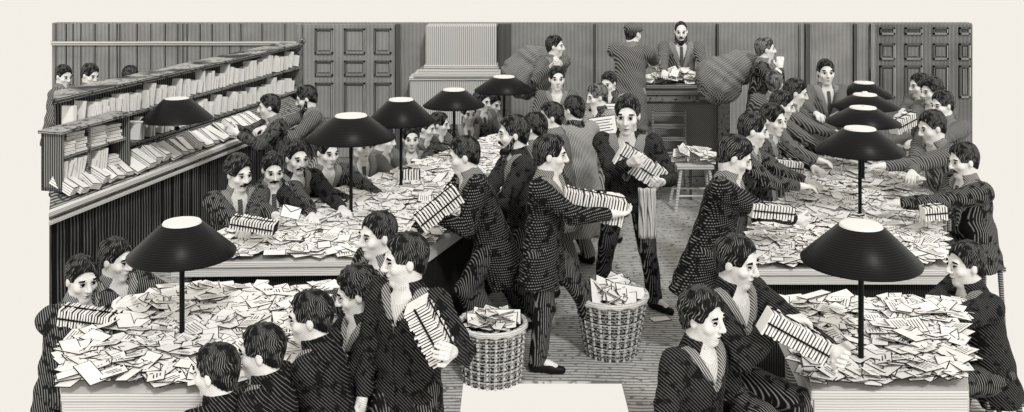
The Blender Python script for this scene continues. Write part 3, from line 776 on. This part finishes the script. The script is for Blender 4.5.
lamp('black shaded lamp on the near left table, between the two boys and the lads', 182, 223, 106, 190, 253)
lamp('black shaded lamp standing nearest on the long left table, over moustached men', 351, 116, 90, 130, 137)
lamp('black shaded lamp second nearest along the long left table', 401, 100, 69, 117, 121)
lamp('black shaded lamp third along the long left table, before the pillar', 454, 90, 62, 102, 105)
lamp('small far lamp at the back end of the long left table, right of the pillar', 504, 77, 60, 90, 90)
lamp('large black shaded lamp on the near right table', 861, 226, 118, 203, 260)
lamp('black shaded lamp nearest on the long right table', 860, 129, 87, 131, 150)
lamp('black shaded lamp second nearest on the long right table', 863, 108, 73, 114, 122)
lamp('black shaded lamp third along the long right table', 865, 95, 65, 106, 106)
lamp('black shaded lamp farthest along the long right table', 864, 83, 55, 99, 95)
# bracket lamp at the rack
p = P(177, 99, 108); t = empty('bracket_lamp', p-V(0, 0, .25)); tag(t, 'black shaded lamp on a swing bracket beside the pigeonhole cabinet', 'lamp')
b = MB(); r = .325; b.lathe([(r, .06), (r*.99, .07), (r*.38, .25), (r*.34, .255)], n=40); b.lathe([(r*.33, .245), (r*.36, .24), (r, .06)], n=40); b.build('lamp_shade', LAMP, t, True)
b = MB(); b.lathe([(.0, .256), (r*.34, .256)], n=32); b.build('shade_collar', LAMPIN, t)
b = MB(); q0 = RK(.74, .16, 1.30)-(p-V(0, 0, .25)); b.tube([q0, V(-.2, 0, .03), V(0, 0, .0)], .012, 10); b.tube([(0, 0, -.02), (0, 0, .2)], .014, 10); b.build('bracket_arm', LAMPIN, t)
b = MB(); b.lathe([(.0, -.05), (.025, -.035), (.025, -.015), (.012, 0)], n=16); b.build('knob', POLE, t)
# ------------------------------------------------------------------ counter, baskets, stool, sacks
cz = 1.20; cx0, cx1, cy0, cy1 = 1.42, 2.56, 11.75, 12.15
t = empty('counter', ((cx0+cx1)/2, (cy0+cy1)/2, 0)); tag(t, 'tall panelled wooden counter with a heap of letters on top at the back', 'counter'); O = np.array(t.location)
def kb(b, *a, mi=0): b.abox(a[0]-O[0], a[1]-O[0], a[2]-O[1], a[3]-O[1], a[4], a[5], mi)
b = MB(); kb(b, cx0-.03, cx1+.04, cy0-.06, cy1, cz-.04, cz); kb(b, cx0, cx1, cy0-.03, cy1, cz-.12, cz-.04); b.build('counter_top', WOODM, t, bevel=.008)
b = MB(); kb(b, cx0+.02, cx1-.02, cy0+.02, cy1-.02, 0, cz-.12); b.build('front_panel', COUNTERP, t)
b = MB(); kb(b, cx1-.14, cx1, cy0-.02, cy1, 0, cz-.12); kb(b, cx0, cx0+.07, cy0-.02, cy1, 0, cz-.12); kb(b, cx0, cx1, cy0-.01, cy0+.03, cz-.2, cz-.12); kb(b, cx0, cx1, cy0-.02, cy0+.03, 0, .12); b.build('pilaster', WOOD, t)
b = MB()
for i in range(110):
    a = random.uniform(0, 6.28); u = random.gauss(0, .33); v = random.uniform(-.3, .3)
    if abs(u) > .46: continue
    z = cz+.01+.16*math.exp(-(u/.28)**2)*random.uniform(.1, 1); tl_ = random.gauss(0, .2)
    x = V(math.cos(a), math.sin(a), tl_); x = nrm(x); y = nrm(np.cross(nrm(V(random.gauss(0, .25), random.gauss(-.5, .25), 1)), x)); zz = np.cross(x, y)
    q = LT[random.randrange(6)]; aa = np.array(q.v)*1.15; b.add(aa[:, :1]*x+aa[:, 1:2]*y+aa[:, 2:]*zz+V(1.96+u, 11.95+v*.5, z), q.f, 0); b.m[-len(q.f):] = q.m
o = b.build('letter_heap', [PAPER, INK]); tag(o, 'heap of white letters piled on top of the tall counter', 'heap of letters', None, 'stuff')
def basket(label, px, py, s, r0, r1, H, seed):
    random.seed(seed); c = P(px, py, s); c[2] = 0
    t = empty('wicker_basket', c); tag(t, label, 'basket')
    b = MB(); N = 44; rows = 22
    for i in range(rows):                                   # woven courses
        z = .015+(H-.03)*i/(rows-1)*1.0; r = r0+(r1-r0)*(z/H)
        pts = [((r+.008*(1 if (j+i) % 2 else -1))*math.cos(q), (r+.008*(1 if (j+i) % 2 else -1))*math.sin(q), z) for j, q in enumerate(np.linspace(0, 2*math.pi, N, endpoint=False))]
        pts.append(pts[0]); b.tube(pts, .0082, 6, 0, False)
    b.build('weave', WICK, t, True)
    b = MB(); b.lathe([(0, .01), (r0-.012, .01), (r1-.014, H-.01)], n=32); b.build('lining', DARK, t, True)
    for q in np.linspace(0, 2*math.pi, 22, endpoint=False):
        b = MB(); b.tube([(r0*math.cos(q), r0*math.sin(q), 0), ((r1+.003)*math.cos(q), (r1+.003)*math.sin(q), H)], .010, 6); b.build('stake', WOODL, t)
    b = MB()
    for k_, rr in ((0, .018), (1, .016)):
        b.tube([((r1+.006)*math.cos(q), (r1+.006)*math.sin(q), H+.008*math.sin(q*14+k_*3.14)+.006*k_) for q in np.linspace(0, 2*math.pi, 49)], rr, 8, 0, False)
    b.build('rim', WOODL, t, True)
    for i in range(26):
        a = random.uniform(0, 6.28); rr = (r1-.10)*math.sqrt(random.random()); an = random.uniform(0, 6.28)
        x = nrm(V(math.cos(an), math.sin(an), random.uniform(-.35, .5))); y = nrm(np.cross(nrm(V(random.gauss(0, .35), random.gauss(-.3, .35), 1)), x)); z = np.cross(x, y)
        put(LM_[random.randrange(6)], 'letter', c+V(rr*math.cos(a), rr*math.sin(a), H-.02+.10*(1-rr/r1)*random.random()+.02), x*1.25, y*1.25, z, 'white letter sticking out of the '+('near' if seed == 1 else 'farther')+' wicker basket', 'letter', 'letters in the '+('near' if seed == 1 else 'farther')+' wicker basket')
basket('wicker basket of letters standing behind the boy with the slanted bundle', 492, 378, 151, .19, .215, .36, 1)
basket('wicker basket of letters to the right of the striding carrier', 611, 352, 142, .175, .245, .40, 2)
# stool heaped with letters, chair behind it
c = P(693, 205, 92); c[2] = 0; t = empty('stool', c); tag(t, 'small wooden stool heaped with letters in front of the tall counter', 'stool')
b = MB(); b.abox(-.2, .2, -.16, .16, .44, .48); b.build('seat', STONEH, t, bevel=.006)
for sx in (-1, 1):
    for sy in (-1, 1):
        b = MB(); b.tube([(sx*.22, sy*.19, 0), (sx*.15, sy*.12, .44)], .018, 8); b.build('leg', STONEH, t)
for sy in (-1, 1):
    b = MB(); b.tube([(-.2, sy*.165, .16), (.2, sy*.165, .16)], .012, 8); b.build('stretcher', STONEH, t)
for i in range(16):
    x = nrm(V(random.gauss(0, 1), random.gauss(0, 1), random.uniform(-.3, .7))); y = nrm(np.cross(nrm(V(random.gauss(0, .4), -.4, 1)), x)); z = np.cross(x, y)
    put(LM_[random.randrange(6)], 'letter', c+V(random.uniform(-.16, .2), random.uniform(-.12, .1), .50+random.uniform(0, .13)), x*1.2, y*1.2, z, 'white letter heaped on the stool before the counter', 'letter', 'letters heaped on the stool')
c = P(672, 190, 88); c[2] = 0; t = empty('wooden_chair', c); tag(t, 'plain wooden ladder-back chair standing against the tall counter', 'chair')
b = MB(); b.abox(-.2, .2, -.2, .2, .43, .46); b.build('seat', WOODM, t, bevel=.006)
for sx in (-1, 1):
    b = MB(); b.tube([(sx*.18, .18, 0), (sx*.18, .18, .45), (sx*.19, .26, .92)], .017, 8); b.build('leg', WOODM, t)
    b = MB(); b.tube([(sx*.18, -.18, 0), (sx*.18, -.18, .44)], .017, 8); b.build('leg', WOODM, t)
b = MB()
for z, y in ((.6, .2), (.74, .225), (.88, .25)): b.abox(-.18, .18, y-.01, y+.01, z-.025, z+.025)
b.build('backrest', WOODM, t)
q = PZ(660, 319, 0.004); put(LM_[0], 'letter', q, V(.95, .3, 0), V(-.3, .95, 0), V(0, 0, 1), 'single white letter dropped on the floor near a shoe', 'letter', None)
def sack(label, a, bb, s, r, neck, tie=True):
    p0, p1 = P(*a, s), P(*bb, s); m = (p0+p1)/2; f = Field()
    f.cone(p0, p1, r, r*.82, .05); nk = P(*neck, s-1); f.cone(p1, nk, r*.5, .05, .10)
    f.ell(p0+V(.03, -.05, -.06), np.eye(3), V(r, r*.9, r*.95), .06)
    base = m.copy()
    def fn(p): return f(p)+.010*np.sin(p@V(21, 17, 26)+3*np.sin(p@V(9, -7, 12)))+.006*np.sin(p@V(-40, 20, 30))
    lo, hi = f.bounds(.05); rr = surface(fn, lo, hi, .014); o = mesh_obj('mail_sack', rr[0]-base, rr[1], SACK, None, True); o.location = tuple(base)
    tag(o, label, 'sack')
    d = nrm(nk-p1); b2 = MB(); b2.tube([nk-d*.02-base, nk+d*.02-base], .062, 14); b2.build('cord', PAPER2, o)  # cord in one even pale grey
    return o
sack('large bulging canvas mail sack on the shoulder of the man walking right', (716, 78), (738, 68), 90, .235, (765, 56))
sack('bulging canvas mail sack on the back of the lad left of centre', (522, 74), (530, 62), 83, .25, (552, 50))
# ------------------------------------------------------------------ the people, from the back of the room to the front
D, I_ = 'down', 'in'
person('man in grey peering over the sorting rack, cut by the left end of the room', (66, 66), 88, face=60, body=95, pitch=18, pose='stand', coat='mid', hands=(None, None))
person('dark-haired man behind the sorting rack looking down to the right', (93, 65), 88, face=65, body=40, pitch=22, pose='stand', coat='mid')
person('man with his back turned behind the sorting rack', (132, 66), 86, face=165, pitch=15, pose='stand', coat='mid')
person('dark-haired man at the sorting rack holding up letters before his face', (267, 95), 98, face=-75, body=-65, pitch=8, lean=22, pose='stand', coat='stripe', hands=((238, 134, 101), (232, 128, 100)), palms=(I_, I_), k=.93, hk=1.02)
person('bearded man in a striped coat at the far end of the sorting rack', (302, 87), 96, face=-82, body=-70, pitch=20, lean=18, pose='stand', coat='mid', hands=((272, 128, 98), (265, 128, 98)), k=.95, hk=1.04, extra=('beard',))
# left table, far side
person('man with a moustache holding a bundle, first in the row behind the long left table', (241, 157), 131.4, face=48, body=30, pitch=12, lean=12, hands=((246, 233, 142), (266, 238, 142)), coat='stripe', extra=('moustache',), hair='curly', hk=1.08)
person('man holding up an envelope, second in the row behind the long left table', (274, 155), 127.6, face=25, body=25, pitch=18, lean=14, hands=((312, 216, 133), (281, 220, 139)), palms=(D, 'cam'), coat='stripe', extra=('moustache',), hk=1.05)
person('man with a moustache reaching forward, third behind the long left table', (298, 142), 123.8, face=38, body=38, pitch=10, lean=14, hands=((343, 210, 130), (320, 219, 133)), coat='black', extra=('moustache',), hk=1.09)
person('clean-shaven young man looking right from under the nearest lamp of the long left table', (329, 137), 117.1, face=42, body=32, pitch=12, lean=12, hands=((380, 196, 121), (352, 203, 124)), coat='stripe', hk=1.10, extra=('no tie',), vdeep=.15)
person('young man looking down behind the pole of the nearest lamp on the long left table', (364, 131), 111.4, face=38, body=30, pitch=14, lean=12, hands=((406, 186, 114), (385, 192, 117)), coat='mid', hk=1.07)
person('young man in profile between two lamp poles behind the long left table', (386, 126), 106.6, face=82, body=55, pitch=10, lean=12, hands=((418, 186, 112), (405, 188, 113)), coat='mid', hk=1.05)
person('round-faced boy holding a bundle beside the pole of the second left lamp', (411, 126), 100.0, face=12, body=20, pitch=4, lean=8, hands=((428, 181, 110), (405, 185, 111)), palms=('back', 'back'), coat='stripe', hk=1.07)
person('young man in profile just left of the third lamp on the long left table', (428, 117), 93.3, face=78, body=55, pitch=12, lean=14, hands=((460, 162, 102), (446, 166, 103)), coat='stripe', hk=1.03)
person('pale young man in profile under the third lamp of the long left table', (441, 113), 90.4, face=82, body=60, pitch=8, lean=10, hands=((472, 150, 98), (462, 152, 98)), coat='mid', hk=1.05)
person('man seen face on to the right of the third left lamp pole', (469, 103), 86.6, face=20, body=10, pitch=6, lean=6, coat='stripe', hk=1.05)
person('man in dark hair under the far left lamp, left of its pole', (484, 91), 83.8, face=60, body=45, pitch=12, lean=10, coat='mid', hk=1.05)
person('man in a grey coat bowed beside the pole of the far left lamp', (496, 94), 81.9, face=50, body=30, pitch=20, lean=14, coat='mid', hk=1.05)
# back of the room
person('lad standing at the back with a big sack on his back, looking right', (556, 36), 86, face=75, body=40, pitch=4, lean=10, pose='stand', coat='mid', hands=((560, 64, 89.5), (551, 67, 89.5)), palms=('back', 'back'), curl=.9)
person('boy with an open face seen straight on below the lad with the sack', (557, 67), 94, face=5, body=0, pitch=4, lean=4, pose='stand', coat='mid', k=.9, hk=1.05, extra=('no tie',), vdeep=.15)
person('broad man in a cap and overcoat leaning on the left of the tall counter', (634, 23), 90, face=135, body=150, pitch=8, lean=12, pose='stand', coat='mid', hands=((660, 72, 85), (662, 68, 83)), hem=.4, extra=('cap',), wide=1.15, hair='bald')
person('bearded clerk with a bald brow standing behind the tall counter', (681, 22), 82, face=-8, body=-4, pitch=8, lean=6, pose='stand', coat='mid', hands=((703, 72, 85), (664, 72, 85)), extra=('beard',), hair='bald', wide=1.15, hk=1.02)
person('postman walking right with a mail sack slung over his shoulder', (766, 38), 92, face=88, body=75, pitch=2, lean=6, pose='stand', coat='stripe', hands=((776, 72, 95), (780, 68, 93)), palms=(I_, I_), hem=.34, feet=((738, 203), (762, 200)), extra=('pale trousers', 'grey'), hk=1.0)
person('boy facing the viewer at the far end of the long right table', (826, 60), 99, face=-4, body=5, pitch=2, lean=4, hands=((838, 114, 104), (816, 114, 104)), coat='mid', hk=1.05)
# crowd right of the left table
person('young man glancing down in a pale coat beside the tall counter', (607, 73), 96, face=-35, body=-30, pitch=18, lean=8, pose='stand', coat='pale', hands=((620, 112, 100), (603, 112, 100)), k=.93)
person('grey-coated man reading a sheet of paper behind the central man', (594, 85), 104, face=-75, body=-60, pitch=15, lean=8, pose='stand', coat='pale', hands=((602, 132, 108), (590, 132, 108)), extra=('grey',), k=.97)
person('man with dark swept hair seen from behind in a pale striped coat', (572, 96), 112, face=-135, body=-140, pitch=8, lean=8, pose='stand', coat='pale', hem=.45)
person('man in pale profile looking left behind the bearded man', (549, 103), 117, face=-85, body=-100, pitch=6, lean=8, pose='stand', coat='mid', hem=.3)
person('dark-haired man turned away between the bearded man and the carrier', (532, 113), 124, face=-125, body=-120, pitch=12, lean=12, pose='stand', coat='mid', hem=.2)
person('bearded man with a straight nose behind the lad leaning on the long left table', (511, 116), 132, face=-82, body=-75, pitch=6, lean=10, pose='stand', coat='black', hands=((470, 205, 136), (470, 212, 138)), extra=('beard',), hk=1.12, hem=.28)
person('lad in a tweed coat leaning over the right edge of the long left table', (459, 138), 141, face=-85, body=-75, pitch=14, lean=21, pose='stand', coat='tweed', hands=((432, 214, 145), (414, 232, 146)), palms=(D, I_), hk=1.06, hem=.30, feet=((486, 345), (502, 350)), extra=('no tie',), vdeep=.15)
person('man facing the viewer in the open gangway, hugging a big bundle of letters', (627, 97), 128, face=-14, body=-12, pitch=10, lean=3, pose='stand', coat='black', hands=((662, 182, 133.5), (630, 163, 133.5)), palms=('back', 'back'), hk=1.22, k=.98, hem=.10, feet=((655, 309), (602, 292)), legs=(40, -30), curl=.8, wide=1.15)
person('lad in a tweed coat striding right in the gangway with a tray-long bundle of letters', (553, 136), 149, face=84, body=72, pitch=6, lean=4, pose='stand', coat='tweed', hands=((607, 196, 142), (611, 214, 152)), palms=('down', 'up'), hk=1.05, hem=.24, feet=((600, 352), (538, 372)), legs=(70, 80), k=.96, extra=('no tie',), vdeep=.15, wide=1.1)
# right table, left side, from the back
person('dim figure in grey turned away behind the row at the long right table', (775, 71), 97.5, face=150, body=140, pitch=5, pose='stand', coat='mid', extra=('grey',), hk=1.03)
person('young man with dark hair farthest in the left row at the long right table', (800, 80), 103.3, face=75, body=65, pitch=16, lean=18, pose='stand', k=.9, hk=1.05, coat='mid', hands=((846, 138, 108), (838, 136, 108)))
person('fair-faced young man second farthest in the left row at the long right table', (786, 92), 109.2, face=72, body=60, pitch=14, lean=16, pose='stand', k=.9, hk=1.05, coat='mid', hands=((828, 150, 113), (818, 160, 114)))
person('dark-haired young man with a bundle, midway along the left row at the right table', (775, 105), 117.0, face=42, body=55, pitch=8, lean=14, pose='stand', k=.9, hk=1.11, coat='stripe', hands=((814, 168, 121), (793, 175, 122)))
person('young man in profile just behind the stooping lad at the long right table', (757, 114), 125.8, face=78, body=65, pitch=12, lean=16, pose='stand', k=.9, hk=1.09, coat='stripe', hands=((806, 181, 127), (800, 186, 130)))
person('lad in a long tweed coat stooping over the left edge of the long right table', (744, 139), 148, face=80, body=68, pitch=26, lean=17, pose='stand', coat='tweed', hands=((775, 214, 141), (800, 221, 146)), palms=(D, I_), hk=1.1, hem=.34, feet=((702, 345), (730, 350)), extra=('no tie',), vdeep=.15)
# right side of the right table
person('young man farthest back on the right side of the long right table', (918, 74), 95.5, face=-82, body=-70, pitch=8, lean=12, coat='mid', hands=((890, 118, 103), (896, 120, 104)), hk=1.03)
person('young man with wavy hair second back on the right of the long right table', (929, 79), 100.4, face=-75, body=-65, pitch=12, lean=12, coat='mid', hands=((893, 132, 107), (900, 136, 108)), hair='curly', hk=1.03)
person('young man third back on the right of the long right table, before the dark door', (940, 92), 107.2, face=-72, body=-60, pitch=12, lean=10, coat='mid', hands=((905, 145, 114), (912, 152, 115)), hk=1.03)
person('lad bending with both hands out at the right of the long right table', (927, 112), 120.9, face=-82, body=-65, pitch=18, lean=24, coat='mid', hands=((885, 166, 122), (912, 173, 125)), hk=1.09)
person('young man with a bundle nearest on the right of the long right table', (960, 144), 134.5, face=-80, body=-82, pitch=12, lean=10, coat='stripe', hands=((900, 203, 135), (930, 214, 138)), hk=1.05, extra=('moustache',))
person('lad in profile reaching left across the near right table', (963, 243), 170, face=-82, body=-84, pitch=6, lean=14, coat='black', hands=((888, 327, 182), (893, 328, 178)), hk=1.05)
# near right
person('boy in a dark coat gripping a bundle at the near right table', (741, 238), 203, face=52, body=38, pitch=10, lean=12, coat='black', hands=((832, 350, 218), (784, 322, 214)), palms=((-.6, -.5, .3), D), curl=.8, hk=1.02, k=.98, extra=('no tie',), vdeep=.15, hair='short')
person('tousle-haired boy lowest at the left corner of the near right table', (706, 292), 216, face=48, body=40, pitch=6, lean=8, coat='black', hk=1.0, hair='curly', k=.9, hands=(None, None), extra=('no tie',), vdeep=.15)
# near left
person('boy hugging a bundle at the left end of the near left table', (84, 259), 172, face=48, body=62, pitch=14, lean=12, coat='stripe', hands=((150, 328, 181), (112, 318, 178)), palms=(D, I_), hk=1.03, extra=('no tie',), vdeep=.15)
person('lad reaching right behind the bundle-hugging boy at the near left table', (120, 240), 165, face=70, body=45, pitch=12, lean=12, coat='stripe', hands=((198, 303, 168), (140, 300, 170)), hk=1.02, extra=('no tie',), vdeep=.15)
person('lad in a cloth jacket reaching left behind the boy with the slanted bundle', (375, 214), 182, face=-55, body=-50, pitch=6, lean=14, coat='stripe', hands=((330, 300, 184), (318, 300, 180)), hk=1.0, extra=('no tie',), vdeep=.15)
person('curly-haired boy bowed over the right end of the near left table', (349, 270), 197, face=-80, body=-62, pitch=18, lean=14, coat='black', hands=((322, 345, 200), (315, 325, 192)), hair='curly', k=.95, hk=1.0, extra=('no tie',), vdeep=.15)
person('tall boy with a slanted bundle under his arm at the near left table', (402, 235), 206, face=-70, body=-28, pitch=6, lean=2, pose='stand', coat='black', hands=((452, 352, 227), (362, 398, 208)), palms=((-.7, -.3, .3), I_), curl=.8, hk=1.02, k=.92, extra=('no tie',), vdeep=.12)
person('dark-haired boy in profile third from the left of the near left table', (306, 293), 211, face=-84, body=-95, pitch=8, lean=12, coat='black', hands=((255, 375, 205), (262, 370, 205)), k=.92, hk=.98, extra=('no tie',), vdeep=.15)
person('small boy in profile between two dark heads at the foot of the near left table', (258, 326), 224, face=-88, body=-100, pitch=6, lean=8, coat='black', k=.85, hk=.95, extra=('no tie',), vdeep=.15)
person('boy seen mostly from behind, lowest at the foot of the near left table', (213, 345), 230, face=-106, body=-128, pitch=6, lean=8, coat='black', k=.85, hk=.95, extra=('no tie',), vdeep=.15)
# ------------------------------------------------------------------ what they hold
def B2(a, b_, label, **kw): return bundle(P(*a), P(*b_), label, **kw)
B2((562, 200, 150), (624, 212, 150), 'long bundle of letters carried by the striding lad in the gangway', h=.085, w=.07, n=22)
B2((618, 152, 131), (662, 180, 131), 'big slanting bundle of letters hugged by the man in the gangway', h=.085, w=.06, n=18, up=(.4, 0, 1))
B2((418, 224, 149), (458, 192, 147), 'bundle of letters under the hands of the lad leaning on the long left table', h=.06, w=.06, n=16)
B2((232, 221, 146), (276, 228, 146), 'flat bundle of letters held by the first moustached man', h=.035, w=.07, n=16)
B2((398, 180, 114), (420, 180, 114), 'bundle of letters held upright by the round-faced boy', h=.09, w=.04, n=8)
B2((748, 208, 150), (790, 212, 148), 'bundle of letters under the hand of the stooping lad', h=.045, w=.06, n=14)
B2((776, 165, 124), (802, 168, 124), 'small bundle of letters held in the left row of the long right table', h=.05, w=.05, n=10)
B2((922, 213, 141), (945, 211, 141), 'small bundle of letters before the nearest young man on the right', h=.045, w=.05, n=9)
B2((893, 128, 110), (912, 118, 108), 'sloping bundle of letters held between the young men at far right', h=.06, w=.05, n=10)
B2((764, 318, 217), (826, 352, 217), 'long slanting bundle of letters gripped by the boy at the near right table', h=.052, w=.05, n=20, up=(.3, 0, 1))
B2((62, 314, 184), (118, 322, 184), 'bundle of letters hugged by the boy at the left end of the near left table', h=.042, w=.06, n=20)
B2((415, 303, 222), (445, 358, 222), 'steep slanting bundle of letters under the arm of the tall boy', h=.058, w=.06, n=22, up=(1, 0, .6))
q = P(291, 212, 141); put(LM_[2], 'letter', q, nrm(V(.95, .1, -.25)), nrm(V(.2, .35, .9)), nrm(np.cross(V(.95, .1, -.25), V(.2, .35, .9))), 'white envelope held up by the second man behind the long left table', 'letter', None)
q = P(614, 112, 102); put(LM_[3], 'letter', q, V(1.5, 0, 0), V(0, .5, 1.5), V(0, -.9, .3), 'white sheet held up beside the tall counter by the pale-coated young man', 'letter', None)
q = P(603, 126, 110); put(LM_[3], 'letter', q, V(1.5, 0, .3), V(-.2, .5, 1.5), V(0, -.9, .3), 'sheet of paper read by the grey-coated man', 'letter', None)
# linen cloth hanging from the gangway man's arm
b = MB(); N, M_ = 13, 12; pts = []
for j in range(M_+1):
    for i in range(N+1):
        u, v = i/N, j/M_; pts.append(P(638+17*u+2*v, 188+50*v, 137)+V(0, .018*math.sin(u*14+v*2), 0))
fs = [(j*(N+1)+i, j*(N+1)+i+1, (j+1)*(N+1)+i+1, (j+1)*(N+1)+i) for j in range(M_) for i in range(N)]
b.add(pts, fs); o = b.build('hanging_cloth', APRON, None, True, origin=pts[0]); sm = o.modifiers.new('thick', 'SOLIDIFY'); sm.thickness = .012
tag(o, 'white linen cloth hanging below the bundle of the man in the gangway', 'cloth')

# stools under the seated sorters
for (hp, zt, an) in SEATED:
    t = empty('stool', (hp[0], hp[1], 0)); tag(t, 'plain wooden stool beneath a seated letter sorter at the tables', 'stool', 'stools under the seated sorters')
    A = axes(an)
    b = MB(); b.box(V(0, 0, zt-.02), A[0]*.13, A[1]*.12, V(0, 0, .02)); b.build('seat', WOODM, t, bevel=.006)
    for sx in (-1, 1):
        for sy in (-1, 1):
            b = MB(); b.tube([A[0]*sx*.12+A[1]*sy*.11, A[0]*sx*.10+A[1]*sy*.09+V(0, 0, zt-.04)], [.015, .02], 8); b.build('leg', WOODM, t)
